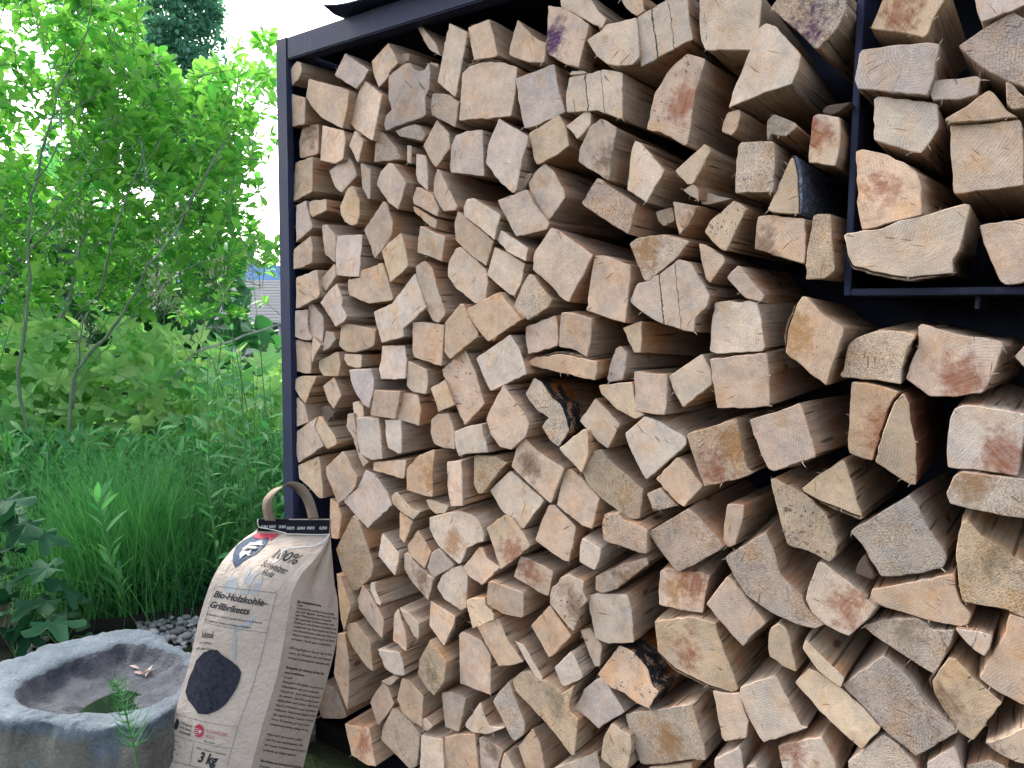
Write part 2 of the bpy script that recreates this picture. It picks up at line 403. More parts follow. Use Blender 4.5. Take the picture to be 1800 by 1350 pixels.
# ------------------------------------------------------------------ the logs
TRACE = """T 480 0
w1 205,535 240,550 250,620 235,670 165,755 155,700 155,600 #pale log wedged in the top corner behind the post
b 150,822 280,860 275,1090 150,1118
b 310,690 480,740 540,755 670,800 650,960 610,1130 520,1085 430,1040 330,930 285,850
l 630,465 840,615 800,690 740,770 725,780 535,660
b 790,695 960,830 945,920 880,1240 720,1140 660,1060 680,980
g 1010,375 1105,555 1020,630 1010,680 925,770 875,640 860,535
g3 1075,465 1195,470 1190,540 1110,535
l 1195,545 1240,610 1280,625 1330,610 1365,545 1380,640 1370,780 1335,850 1345,1010 1300,1040 1080,1110 990,1150 970,1100 990,1010 1040,960 1010,870 1010,670 1050,630 1130,570 #big grey log with the torn notched top
g2 1265,240 1300,225 1440,400 1470,490 1390,450 1330,370 #thin slanting splinter of wood in the dark under the beam
g4 1375,545 1450,560 1450,630 1382,630
w 1545,200 1700,280 1700,340 1600,855 1440,720 1480,520 #tall narrow pale log standing on its point below the beam
gs 1400,820 1500,820 1630,900 1600,1120 1390,1010 1385,880
gs1 1070,1150 1170,1110 1240,1090 1290,1110 1340,1180 1310,1240 1190,1215 1110,1200
w 1435,1050 1545,1170 1555,1300 1430,1475 1370,1390 1315,1280
T 480 240
b 665,80 715,-55 790,40 745,235
gs 905,-30 960,-40 1090,110 1120,200 885,225
pN2 225,40 260,-90 390,-110 400,-90 395,150 330,170 235,190
p 430,-100 620,-50 635,30 615,200 540,240 410,210
ys 190,230 345,175 345,485 300,510 170,575
l 490,300 650,175 700,230 735,340 600,495 540,440
g 765,235 790,235 855,290 850,550 830,550 780,450
g 1010,230 1050,240 1170,400 1100,645 1010,580 905,420 940,310
g1 1175,75 1215,80 1210,240 1175,230
g 1255,150 1340,170 1360,280 1360,480 1270,400 1250,330
b 1440,280 1470,310 1530,440 1620,610 1600,650 1500,660 1460,610 1405,490 1410,380
p 1260,440 1400,505 1455,640 1440,705 1230,590 1225,540
b 1225,610 1440,735 1425,810 1380,790 1240,665
l 200,602 290,560 300,640 350,800 195,932
y 310,590 330,565 465,550 470,650 345,710 320,680
y 650,460 690,430 720,470 760,560 760,690 735,770 690,785 630,750 590,680 585,610
g 965,565 1000,590 1050,750 1045,850 1000,940 890,1075 840,930 795,820
g 425,780 470,770 520,840 550,870 545,1110 455,1040 435,900
l 550,870 785,860 755,1235 640,1230 545,1220
b 180,990 325,870 345,960 340,1110 260,1150 175,1168
y 1000,940 1120,845 1165,1000 1185,1140 1130,1200 1025,1285 1000,1180 950,1010
w 1290,785 1380,830 1510,880 1480,1100 1390,1060 1265,1020 1270,900
g 410,1260 530,1120 545,1150 550,1230 460,1360 410,1280
T 480 480
g 1250,-60 1330,-110 1400,-40 1430,100 1510,330 1510,370 1450,440 1400,420 1340,310 1290,150 1255,10
b 200,40 385,-30 410,180 390,220 215,310 198,312
b 655,60 760,40 765,-20 960,-90 1010,60 1050,220 1040,240 840,270 670,200 655,150
w 880,340 1040,270 1060,240 1245,0 1300,170 1345,300 1225,420 1140,490 1150,560 950,615 900,430 #pale boot-shaped log with a notch in its lower edge
l 555,90 590,170 610,230 600,290 650,380 620,430 570,460 545,475 500,390 410,260 480,160
l 310,260 340,260 440,390 445,490 430,620 330,540 305,440
g 190,330 300,320 300,440 320,530 345,560 330,590 270,590 188,560
b 595,450 630,440 870,490 905,490 885,640 720,700 640,690 575,640
b 190,588 335,615 330,880 290,885 195,862
g 345,560 420,630 370,720 340,795 330,700
g 460,510 525,520 550,580 490,660 435,690 445,590
y 400,770 570,690 590,800 570,910 440,905 400,840 #yellowish log halfway up beside the corner post
w 625,710 780,720 770,830 720,835 650,810 620,760
l 955,640 1155,640 1165,720 1175,760 1160,930 950,935 925,850 945,770 #bright lavender-white log with straight edges
p 1225,430 1310,430 1500,460 1490,690 1480,820 1235,740 1220,680
b 1670,270 1740,420 1800,520 1800,560 1680,650 1550,760 1500,690 1510,430 1590,330 1640,270
w 1185,770 1350,850 1360,960 1345,1065 1230,1050 1170,990
l 665,850 860,840 885,930 880,1030 840,1190 790,1160 720,1050 680,950
y 195,930 250,905 380,910 330,1020 280,1150 230,1090 190,1020
p 435,990 535,915 570,1000 600,1080 530,1195 480,1130
p 885,1025 1115,1040 1075,1285 850,1250
p 1130,1045 1270,1070 1300,1200 1280,1345 1090,1285
w1 695,1140 740,1125 790,1170 795,1260 720,1290 700,1200
y 1380,1010 1510,940 1590,1160 1450,1225 1420,1120
pD 1480,850 1600,740 1690,680 1730,770 1780,880 1840,1090 1860,1150 1680,1340 1600,1160 1530,990 #tan log sprinkled with dark red spots
b 205,1090 270,1150 310,1310 205,1352
d 420,1180 450,1170 550,1215 480,1310 440,1260
T 480 720
b 205,192 390,60 360,150 440,320 330,400 220,470 203,390
y 395,60 430,70 545,240 560,300 480,350 440,310 355,180
g 650,40 700,30 740,230 750,370 840,460 790,505 740,380 700,250 640,150
w 725,70 930,75 945,200 960,435 860,445 760,390 735,250
w 980,90 1120,90 1130,230 1130,385 1100,390 1010,340 985,230
bk1-2 1385,90 1440,40 1540,30 1590,180 1600,350 1500,340 1410,300 1380,200
w 1590,195 1700,150 1830,130 1850,230 1890,380 1840,380 1700,390 1630,415 1600,320
y 215,490 400,410 415,470 440,780 400,780 320,690 225,610
b 605,365 650,420 700,530 740,590 720,680 630,790 565,830 510,680 465,580 460,510
p 880,465 1170,440 1150,610 1000,570 875,535
oO 1170,520 1280,400 1420,350 1400,570 1400,770 1330,760 1170,710 #peach-orange log with a rounded shoulder
p 1520,460 1650,450 1665,600 1670,850 1560,850 1530,700
l 810,530 890,570 1000,720 1045,840 830,1045 740,950 615,800 740,690 #big whitish diamond-shaped log above the paper sack
y 1035,770 1080,720 1230,880 1290,900 1230,970 1110,890 1050,830
w 1340,790 1420,800 1540,850 1510,910 1430,920 1370,870
o 500,780 570,830 600,940 570,1140 510,1130 495,970
ys 700,930 745,970 800,1120 860,1300 880,1370 860,1470 740,1590 655,1590 600,1400 550,1225 620,1080 #tall pointed log with speckled base beside the paper sack
w 955,1085 1105,1265 1100,1330 1070,1465 920,1285
o 1110,900 1230,980 1150,1180 1105,1120
o 1270,1060 1310,1120 1390,1250 1330,1400 1200,1280 1175,1200
wO 1370,950 1500,915 1640,890 1750,930 1800,970 1855,1100 1850,1160 1780,1180 1700,1220 1650,1350 1630,1360 1450,1200 1370,1050 #large cream log with fan-shaped grain
T 480 960
bN 1150,70 1180,55 1290,200 1410,290 1360,480 1220,320 1150,200
g 1390,60 1450,20 1590,170 1500,230 1410,285 1350,190
w 1480,260 1570,190 1660,170 1710,250 1700,540 1650,570 1500,470 1435,360
y 555,240 590,260 680,545 660,600 620,750 590,640
w 855,320 890,320 900,400 950,500 940,525 900,500 850,380
p 780,345 830,400 910,530 970,650 960,800 940,800 850,690 750,550 740,470
p 1060,600 1095,550 1165,780 1170,930 1050,830
w 1110,540 1200,600 1280,680 1275,815 1240,800 1150,640
bk1-3 1380,480 1600,620 1590,690 1500,880 1370,700
y 640,690 720,670 830,820 855,860 860,950 875,1105 820,1060 700,900 650,790
w 915,905 1110,940 1130,1000 1155,1140 1060,1130 985,1080
ysM 1380,820 1440,900 1525,1020 1500,1200 1410,1320 1350,1260 1265,1130 1280,1000 1350,880 #log with a mossy speckled upper edge
T 480 1080
b 565,165 630,170 665,430 665,620 650,840 620,760 530,520 #tall dim log with a ridged flank beside the foot of the sack
o 1130,560 1190,580 1320,720 1305,900 1310,1000 1230,950 1130,860 1085,750
p 960,600 1010,650 1060,790 1010,870 920,980 890,900 850,770 900,680
w1 945,590 1050,540 1110,560 1020,630
oR 625,960 650,970 840,1000 865,1140 900,1340 830,1330 690,1240 650,1080 #rust-orange log lowest in the stack beside the sack
g4 420,610 520,640 580,720 645,900 600,920 430,915 380,790
ws 1040,830 1080,830 1230,980 1290,1060 1260,1340 1200,1360 1060,1220 945,1100 960,1000
w 1300,1060 1400,1080 1490,1090 1500,1430 1280,1430
o 1505,1080 1640,1055 1770,1050 1810,1430 1515,1430
g 1480,690 1560,680 1690,740 1650,960 1630,1035 1510,990 1490,820
w 1305,930 1340,910 1400,990 1350,1030 1310,1010
T 800 1080
w 85,965 220,770 260,900 300,985 430,1000 290,1055 150,1040 90,990 #pale wedge with a curved base like a slice
oK 1440,275 1560,330 1690,480 1740,640 1790,680 1700,830 1590,780 1480,690 1370,650 1250,530 #peach log with a charred black flank
ysM 500,590 560,520 640,500 720,580 800,580 900,660 940,700 1050,620 1000,780 1010,860 1080,920 1050,1240 1020,1240 930,1120 900,1080 800,960 640,790 530,680 #crooked yellowish log with a horn-like fork
ws 470,590 490,640 560,830 610,960 600,1060 520,1120 480,1070 400,900 330,770 370,700
l 1240,570 1290,560 1350,640 1490,860 1300,970 1260,1010 1230,980 1170,920 1090,860 1030,830 1090,750 1130,660 #lavender-white log with a ragged lower corner
o 550,1160 680,1000 740,1130 800,1420 640,1420
gN 205,1090 240,1075 420,1200 390,1300 370,1420 225,1420
w 430,1215 470,1270 560,1430 370,1430
w 870,1350 1100,1270 1240,1200 1270,1340 1270,1430 800,1430
y 1370,960 1540,1070 1550,1170 1510,1370 1400,1370 1280,1270 1300,1090 #ochre log in the lowest rows
T 800 720
ys 165,400 350,410 460,470 380,550 240,740 200,740 160,660
w 1090,100 1230,-100 1300,-30 1450,130 1340,345 1250,280
y 910,340 1130,170 1160,190 1170,400 1110,560 1000,440 #honey-yellow wedge with lengthwise stripes
bN 570,280 610,250 720,370 960,520 900,660 840,830 640,650 490,500 530,350 #log with a feathery brown stain
w 300,710 480,540 600,640 780,800 600,1050 570,1050 400,880
p 970,530 1010,520 1120,610 1270,780 1200,1050 1110,1020 890,840 920,690
ys 1120,550 1220,360 1280,350 1330,430 1650,700 1650,740 1620,960 1530,970 1440,900 1280,780 1160,660 #big rough log with rippled flaking grain
o 820,840 870,840 960,930 1060,1030 1000,1340 950,1330 700,1150 750,1000
yR 270,1040 430,925 500,960 600,1090 660,1200 560,1290 395,1410 340,1230 #log with a glowing orange-red heart
ps 1310,920 1430,910 1480,970 1600,1010 1690,1060 1680,1270 1620,1260 1300,1150 1290,1000
w 1115,1130 1280,1225 1265,1330 1225,1415 1090,1340 1095,1200
p 1490,1100 1590,1020 1690,1060 1690,1230 1660,1270 1600,1260
T 800 960
p 60,190 210,10 240,20 280,110 395,190 235,345 120,270
p 285,320 320,310 600,410 600,620 580,630 420,600 270,510
y 95,480 130,460 260,450 270,520 340,600 340,650 150,730 100,540
p 30,780 60,750 230,830 310,960 310,1310 40,1210
o 190,710 280,650 380,640 460,830 600,1020 490,1050 380,1060 290,900
w 520,830 600,870 770,1160 750,1185 700,1150 620,1010
bR 570,90 640,110 860,220 820,440 780,430 510,270 #log with one small rust-red blotch
o 830,520 1020,790 850,970 820,980 720,800 660,700 #orange-tan diamond-shaped log
gKN 850,360 900,330 920,280 1000,250 1130,310 1120,400 1160,480 1090,560 1085,640 1040,755 990,710 830,510 830,440 #knobbly log with a dark oval knot
w 1010,930 1040,960 1120,1140 1110,1170 960,1235 930,1220 870,1070
pN 1230,270 1450,170 1680,100 1700,160 1420,380 1290,415 1230,390 #low brown-ended log lying slanted like a plank
w 1155,440 1230,420 1510,430 1550,560 1570,850 1340,860 1230,810
b2 1095,740 1180,720 1290,880 1270,1060 1220,1060
T 1120 1080
wOs -110,880 0,860 100,850 400,800 480,780 530,960 590,1150 605,1285 440,1280 270,1310 60,1325 20,1310 -40,1130 #very wide pale log with orange streaks
b 660,670 760,690 900,690 930,800 980,940 960,1090 770,1120 740,1080 700,860
w 905,640 1200,540 1230,560 1440,980 1500,1000 1110,1130 1070,1080 960,870 900,720 #big blocky cream log with a fringed dark flank
yRk6-9 150,60 450,20 690,80 700,140 850,540 890,660 840,690 620,620 340,480 180,330 #large brown log with a reddish heart and bark along its lower edge
y 1170,120 1240,80 1310,130 1340,220 1400,510 1280,460 1160,370 1150,230
y 1450,300 1475,225 1620,370 1820,560 1790,650 1590,500
wR 1235,1160 1500,1090 1620,1080 1740,1300 1760,1420 1290,1430
g 680,1270 890,1170 920,1220 940,1420 690,1420 675,1320
g 960,1335 1040,1330 1100,1420 960,1420
y1 100,1345 320,1325 480,1300 470,1430 80,1430
T 1120 960
pRO 200,220 270,190 380,230 560,230 640,260 600,420 580,590 480,580 190,520 185,400 #squarish log whose upper half is rust-brown
p 790,265 870,350 1130,680 990,800 930,885 820,770 605,510
gs 770,100 990,-40 1130,-120 1200,30 1260,250 1330,330 1450,440 1480,530 1540,600 1660,690 1560,730 1400,690 1180,590 960,440 860,290 #broad grey-white rough-split log with shaggy edge
T 1120 720
ps 90,1080 450,870 520,930 640,1060 760,1200 740,1230 380,1425 340,1420 230,1280
p 790,830 940,840 930,960 860,1190 800,1215 750,1160 760,1020 #splintered pinkish-white log standing upright
oORs 430,220 870,80 900,200 960,500 1020,560 900,610 590,680 520,500 #log with orange and rust patches and a speckled edge
o 345,420 400,450 580,670 410,860 310,780 160,610
gs 80,740 200,690 340,850 140,900
w -110,210 60,60 200,110 430,250 430,310 80,620 40,560 -60,360
p 985,90 1280,0 1430,-60 1480,80 1570,390 1560,420 1200,545 1150,520 1090,400 #pinkish log scored by curved saw lines
ysD 1170,610 1215,610 1480,750 1660,920 1760,1180 1740,1290 1690,1345 1560,1270 1320,1190 1280,1060 1220,830 #tall tan log peppered with black specks at its foot
T 1440 720
yk4-7 -150,690 0,570 215,440 290,650 365,895 380,940 330,930 0,800 -140,720 #golden triangular log below the split pair
ws 270,1075 540,905 790,755 870,850 960,1040 1110,1260 1120,1320 1090,1390 900,1440 640,1470 540,1465 440,1310 380,1190 #large whitish log speckled all over
oR 285,-245 420,-230 560,-200 700,-155 630,-60 580,90 470,450 380,430 265,385 250,330 265,50 #reddish-stained half of the split pair
y 660,-60 740,-150 790,-50 800,100 850,300 850,660 800,660 640,560 490,460 560,200 600,90 #yellow half of the split pair
wR 1190,-10 1280,-40 1400,-30 1810,40 1790,300 1750,590 1440,540 1130,510 1120,380 1150,80 #big grey-cream log with two rusty blotches
wOs 1240,550 1480,575 1800,610 1900,620 1900,960 1800,960 1500,910 1150,830 1115,740 1180,590 #wide flat speckled log under the rusty-blotched one
ysM 1250,1000 1300,970 1420,1100 1700,1290 1900,1400 1900,1870 1800,1830 1640,1760 1260,1690 1230,1560 1200,1300 1220,1130 #very big mossy-grey speckled log at the picture's edge
T 1440 960
o 465,375 700,340 1190,240 1200,370 1250,500 1335,600 1310,690 1240,710 940,650 500,510 440,470 #smooth tan fan-shaped log with a bright upper edge
d 380,90 400,80 480,250 470,300 310,240 340,150 #tiny dark triangular log end
wR -120,470 -100,370 -10,140 40,150 330,380 500,540 430,640 260,795 60,700 -70,580 #cream log rusted at one corner
gsM 380,700 560,650 700,640 860,640 1000,740 1190,740 1160,850 1060,1050 1010,1130 800,1000 480,790 #triangular grey log point down with a fuzzy top
g 1190,725 1400,750 1520,790 1500,900 1450,975 1300,860
o 1670,600 1800,640 1950,700 1950,1400 1790,1400 1680,1340 1500,1240 1405,1160 1480,1020 1640,760 #big smooth tan log low at the picture's edge
T 1440 1080
y -215,600 -90,475 -10,510 190,650 400,840 540,1000 520,1040 370,1190 200,1040 0,850 #long butter-yellow plank-like log
gs 560,370 600,390 800,580 910,750 1220,1040 1000,1170 850,1250 600,1050 420,850 200,620 #huge grey log with shaggy saw-torn end
yNk8-10 1140,380 1200,400 1350,560 1610,780 1530,880 1350,1115 1230,1040 1100,850 1010,690 990,590 1060,480 #tan log with a thin bark line on one edge
ws 250,1290 560,1060 700,1160 850,1330 870,1430 270,1430
l 950,1300 1190,1160 1240,1300 1280,1430 950,1430
bN 1455,1130 1600,1090 1900,950 1900,1330 1750,1310 1600,1240
ws 1290,1330 1500,1280 1640,1340 1640,1430 1290,1430
T 800 480
o 95,320 330,190 400,165 440,240 580,410 420,520 290,605 230,540 150,430
ws 520,270 580,120 650,5 690,20 790,160 850,230 820,300 640,415 590,390 505,300
p 620,470 880,370 902,480 902,640 640,715 615,580 #smaller of the twin pink logs side by side above the bowed one
p 930,350 990,345 1200,400 1195,560 1160,740 1060,680 912,650 915,500 #larger of the twin pink logs with a frayed flank
ok1-3 610,790 700,740 930,710 1200,765 1250,780 1250,870 1230,945 1100,920 850,860 650,810 #low bowed log with red bark on its back
w 180,750 480,540 560,660 600,780 630,890 460,970 310,1040 240,900
y 1470,480 1640,420 1630,700 1570,700 1520,600
gK 1330,930 1370,770 1410,660 1450,640 1510,700 1500,830 1470,940 1350,960
y 1260,990 1300,980 1550,960 1580,1130 1660,1250 1580,1285 1420,1200 1280,1060
p 1570,865 1720,880 1860,890 1860,1150 1840,1250 1720,1240 1580,1210
p 270,1290 290,1230 420,980 460,1040 620,1250 650,1330 620,1440 490,1555 390,1530 310,1420
wsC 690,920 760,960 850,1100 920,1150 960,1240 1000,1380 960,1450 910,1530 830,1470 760,1350 820,1270 720,1210 650,1120 615,1060 #whitish log with charred top and orange resin
T 800 240
g1 540,470 620,320 680,320 650,380 600,460
l -50,260 -40,90 0,-10 100,-50 240,-60 245,100 255,350 190,345 100,330 -40,320
g 265,230 290,60 380,-160 640,0 630,80 590,190 540,470 510,500 400,410 #grey log tapering down with curved growth rings
y 645,-30 780,-110 910,-195 980,-60 1000,80 900,160 720,250 690,200
gN 1090,110 1180,-90 1280,-160 1420,-80 1390,80 1350,390 1310,370 1080,220 #log with a brown heart inside a pale rim
w 1515,400 1540,160 1580,30 1680,110 1840,295 1680,585 1510,470
g 785,235 870,310 960,480 965,540 820,740 680,540 640,410 700,310
g 370,560 630,465 690,590 830,760 800,820 535,880 490,800 430,680 #smooth slate-grey tilted log with a small knot
w 70,620 100,550 160,540 320,640 400,690 340,910 200,790 75,700
b 20,655 60,680 340,920 270,1140 130,1040 0,910 -10,760
w 365,905 400,820 640,980 620,1100 450,1010
w 345,970 460,1020 612,1115 590,1250 520,1405 480,1390 275,1215
b 0,985 40,970 270,1170 290,1280 265,1440 180,1470 0,1330 -70,1230 -60,1100
b 690,1020 840,800 880,810 1210,1040 1120,1230 1050,1350 1000,1455 960,1440 820,1290 680,1170 #big tan log standing on one corner near the middle
ps 1250,360 1330,420 1590,590 1560,720 1520,860 1330,740 1130,610 1110,580 1170,480
p 1220,1050 1320,1045 1540,1130 1540,1250 1495,1640 1350,1600 1150,1530 1170,1380
wOs 1530,940 1600,890 1820,860 2060,920 1960,1050 1700,1270 1660,1265 #pale dome-topped log with an orange centre
T 1120 480
gX -70,250 0,90 100,70 210,0 360,-120 470,-90 640,200 610,300 510,400 500,520 420,510 180,430 40,340 #big grey log split by two long cracks
p 785,40 890,-70 1020,90 1120,200 1090,255 950,220
w 680,260 800,245 900,260 980,240 1050,260 1090,400 1125,650 1100,690 850,700 700,712 635,685 650,450 #square cream log with wavy top stacked on the pinkish block
p 635,755 1140,705 1160,900 1165,1170 960,1190 700,1190 680,1050 #square pinkish-white block under the wavy-topped log
w 270,910 570,710 650,850 660,980 440,1150 400,1185 330,1060
oOk5-7 1450,205 1490,210 1650,380 1820,480 1660,990 1300,700 1330,480 1400,280 #large golden-orange log with bark on one edge below the shelf
T 1120 240
y 330,300 590,60 650,120 500,400 480,420 440,420
ws 885,90 910,50 1190,40 1210,70 1200,350 1190,490 1040,495 860,500 860,400 #upright square off-white log with a bristly flank
yk1-4 1145,640 1350,190 1375,185 1410,350 1420,680 1180,665 #sharp pale triangular log with blue-grey bark
g 400,470 490,415 540,470 540,560 460,520
g3 545,470 700,520 850,550 700,580 570,600 550,530
w4 160,660 300,620 330,740 230,790 180,740 #small curled white splinter in a gap
pN 310,570 470,600 540,610 450,780 370,870 330,700
yD 590,840 640,740 850,560 960,630 780,1010 730,990 #yellow log with a smoky dark tip
pN 1060,700 1200,690 1470,720 1480,1000 1470,1120 1030,990 1040,850
ys 1545,700 1580,680 1700,680 1710,900 1740,1180 1650,1250 1480,1260 1490,1010 #coarsely speckled upright log against the inner post
b 540,940 600,950 760,1050 770,1100 700,1200 640,1290 600,1250 560,1080
T 1440 480
ws 255,630 310,580 460,520 600,505 740,515 850,550 780,660 720,860 720,980 500,940 200,920 180,890 215,850 230,740 #pale log with dotted black lines next to the salmon one
pR 870,470 900,445 1180,530 1600,600 1620,640 1580,740 1490,970 1430,1060 1350,1060 1200,1090 970,1085 760,930 800,800 870,650 #large log with a salmon-red stain
w 1715,735 1810,630 1900,620 1900,870 1800,830
T 1440 240
pR 320,130 380,110 600,160 750,230 860,320 900,450 900,690 650,750 500,800 375,820 340,650 #log with a pink flush sitting on the boat-shaped one
wk11-15 215,870 240,850 550,810 700,740 900,700 1280,590 1330,600 1300,730 1260,900 1230,1000 1170,1090 1180,1200 800,1240 550,1200 300,1140 255,1050 #long boat-shaped pale log with bark beneath on the shelf
p 1405,780 1800,720 1900,705 1900,1270 1640,1305 1590,1270 1480,1020 #pinkish-grey log at the end of the shelf beside the boat-shaped one
b 1150,-100 1440,-115 1770,-150 1800,130 1800,430 1480,470 1180,505 1165,250 #large square sandy log in the shelf bay
T 1440 0
b 1100,1045 1300,930 1490,790 1540,820 1650,970 1750,1030 1500,1055 1150,1080 #flat triangular log like a little roof in the shelf bay
w 480,870 520,845 1040,910 1050,1130 900,1345 830,1340 480,1230 #yellow-white log with one cut corner in the shelf bay
gs 1640,710 1700,740 1800,850 1900,870 1900,950 1700,960 1650,900
ls 1220,405 1440,250 1700,100 1800,160 1950,200 1950,800 1800,770 1640,700 1480,620 1330,510 #large blue-tinged arrowhead log at the top of the shelf bay
l 310,700 350,470 380,435 700,390 960,370 1060,385 1010,680 950,840 560,800 340,780 #slate-grey brick-shaped log overlapping the inner post
g 1010,705 1230,690 1380,665 1420,690 1390,830 1230,875 1000,880 970,830
yR 450,250 520,90 560,-20 590,-90 1150,-90 1000,170 960,290 920,330 730,290 #tan log cut off by the frame at the top of the shelf bay
l 1350,-70 1900,-70 1900,10 1800,50 1430,195 1390,110
d1 20,980 60,930 290,890 180,980 100,1010
T 1120 0
wR 1545,1020 1590,1000 1780,1030 1790,1150 1770,1350 1740,1460 1650,1450 1505,1430 1510,1300 #small upright log with a faint rust blot beside the inner post
gsM 1140,1060 1200,1000 1390,1080 1410,1110 1310,1200 1180,1180 1160,1230 1140,1230
p 790,990 900,960 910,1010 880,1130 830,1190 740,1160 750,1090
w 800,950 840,800 920,620 1060,250 1130,200 1220,230 1440,480 1420,600 1360,740 1200,790 940,890 #large angular kite-shaped whitish log
pDR 80,1140 150,820 260,640 330,560 440,470 600,520 570,630 510,820 440,1270 410,1280 330,1230 200,1160 #log with dark rot and rust on its face
wUs 1170,70 1220,0 1260,-80 1850,-80 1840,100 1760,250 1590,430 1550,420 1420,280 #pale log with a purple streak pointing down at the top
w 545,-80 1095,-80 1080,180 1060,320 1000,440 600,440 560,350 545,200 #square off-white log cut by the top of the picture
wX 0,150 250,0 300,-70 440,-70 460,200 490,350 430,370 250,470 30,590 20,450 -10,200 #pale log pointing down with a crack near its corner
T 800 0
w 1430,-50 1650,-50 1660,100 1600,140 1500,70
w 920,0 960,-80 1150,-70 1260,100 1330,160 1290,250 1170,190 930,60
pU 815,45 960,65 1175,210 1130,400 1085,595 980,570 820,480 800,420 #purple-stained log
w 1155,350 1280,270 1330,210 1440,190 1590,150 1610,300 1620,500 1560,570 1440,580 1330,560 1240,490 #pale log with a scratched cross
b 110,240 300,165 340,320 375,480 350,500 165,530 130,380
b 545,170 700,330 800,380 780,550 650,550 480,490 470,460 510,280
bk1-4 30,1060 60,640 120,580 260,540 430,550 545,590 530,800 490,1020 280,1050 230,1040 #large barrel-topped log below two blocks
l 525,690 870,560 900,760 970,985 700,1110 610,1130 580,1020
wX 1000,680 1150,650 1300,610 1390,620 1470,640 1470,1040 1430,1040 1250,970 980,990 970,850 #pale log with a curved white scratch and a long ribbed flank
w1 1000,660 1015,625 1120,618 1165,640 1100,655
w 970,1110 1060,1040 1150,970 1190,990 1190,1090 1110,1190 1070,1225 1010,1140
"""
TINT = {'b': (0.315, 0.247, 0.188), 'y': (0.345, 0.268, 0.175), 'w': (0.365, 0.320, 0.268), 'g': (0.255, 0.220, 0.190), 'l': (0.300, 0.268, 0.255),
        'p': (0.325, 0.245, 0.190), 'o': (0.350, 0.240, 0.158), 'd': (0.070, 0.052, 0.042)}
TINTWORD = {'b': 'beige', 'y': 'yellowish', 'w': 'pale', 'g': 'grey', 'l': 'lavender-grey', 'p': 'pinkish', 'o': 'orange-tan', 'd': 'dark'}
logs = []
for line in TRACE.strip().splitlines():
    line = line.strip()
    if not line: continue
    if line.startswith('T '):
        tx, ty = (float(a) for a in line[2:].split()); continue
    lab = None
    if '#' in line: line, lab = line.split('#'); lab = lab.strip()
    tok = line.split()
    code = tok[0]
    pts = [tuple(float(a) for a in q.split(',')) for q in tok[1:]]
    pts = [(tx + a / 5, ty + b / 5) for a, b in pts]
    bark = None
    if 'k' in code:
        code, kk = code.split('k'); bark = tuple(int(a) for a in kk.split('-'))
    rec = 0.0
    if code[-1].isdigit(): rec = int(code[-1]) / 100.0; code = code[:-1]
    logs.append(dict(tint=code[0], flags=code[1:], rec=rec, px=pts, label=lab, bark=bark))

def log_outline(poly, rng):
    """corner-softened, jittered outline; returns points and, for each, the index of the traced edge it lies on"""
    n = len(poly); out = []; edge = []
    for i in range(n):
        a, b, c = poly[i - 1], poly[i], poly[(i + 1) % n]
        la, lc = (a - b).length, (c - b).length
        r = min(0.0026, la * 0.25, lc * 0.25)
        p0 = b + (a - b) * (r / max(la, 1e-6)); p1 = b + (c - b) * (r / max(lc, 1e-6))
        out.append(p0); edge.append((i - 1) % n)
        out.append((p0 + p1 + b * 2) / 4); edge.append(i)
        nx = poly[(i + 1) % n]; k = max(1, int((nx - p1).length / 0.0085))
        d = (nx - p1); L = d.length
        nor = Vector((-d.y, d.x)) / max(L, 1e-6)
        stop = 1 - min(0.0026, L * 0.25) / max(L, 1e-6)
        for s in range(k):
            f = stop * s / k
            j = 0 if s == 0 else rng.gauss(0, 0.00055)
            out.append(p1 + d * f + nor * j); edge.append(i)
    return out, edge

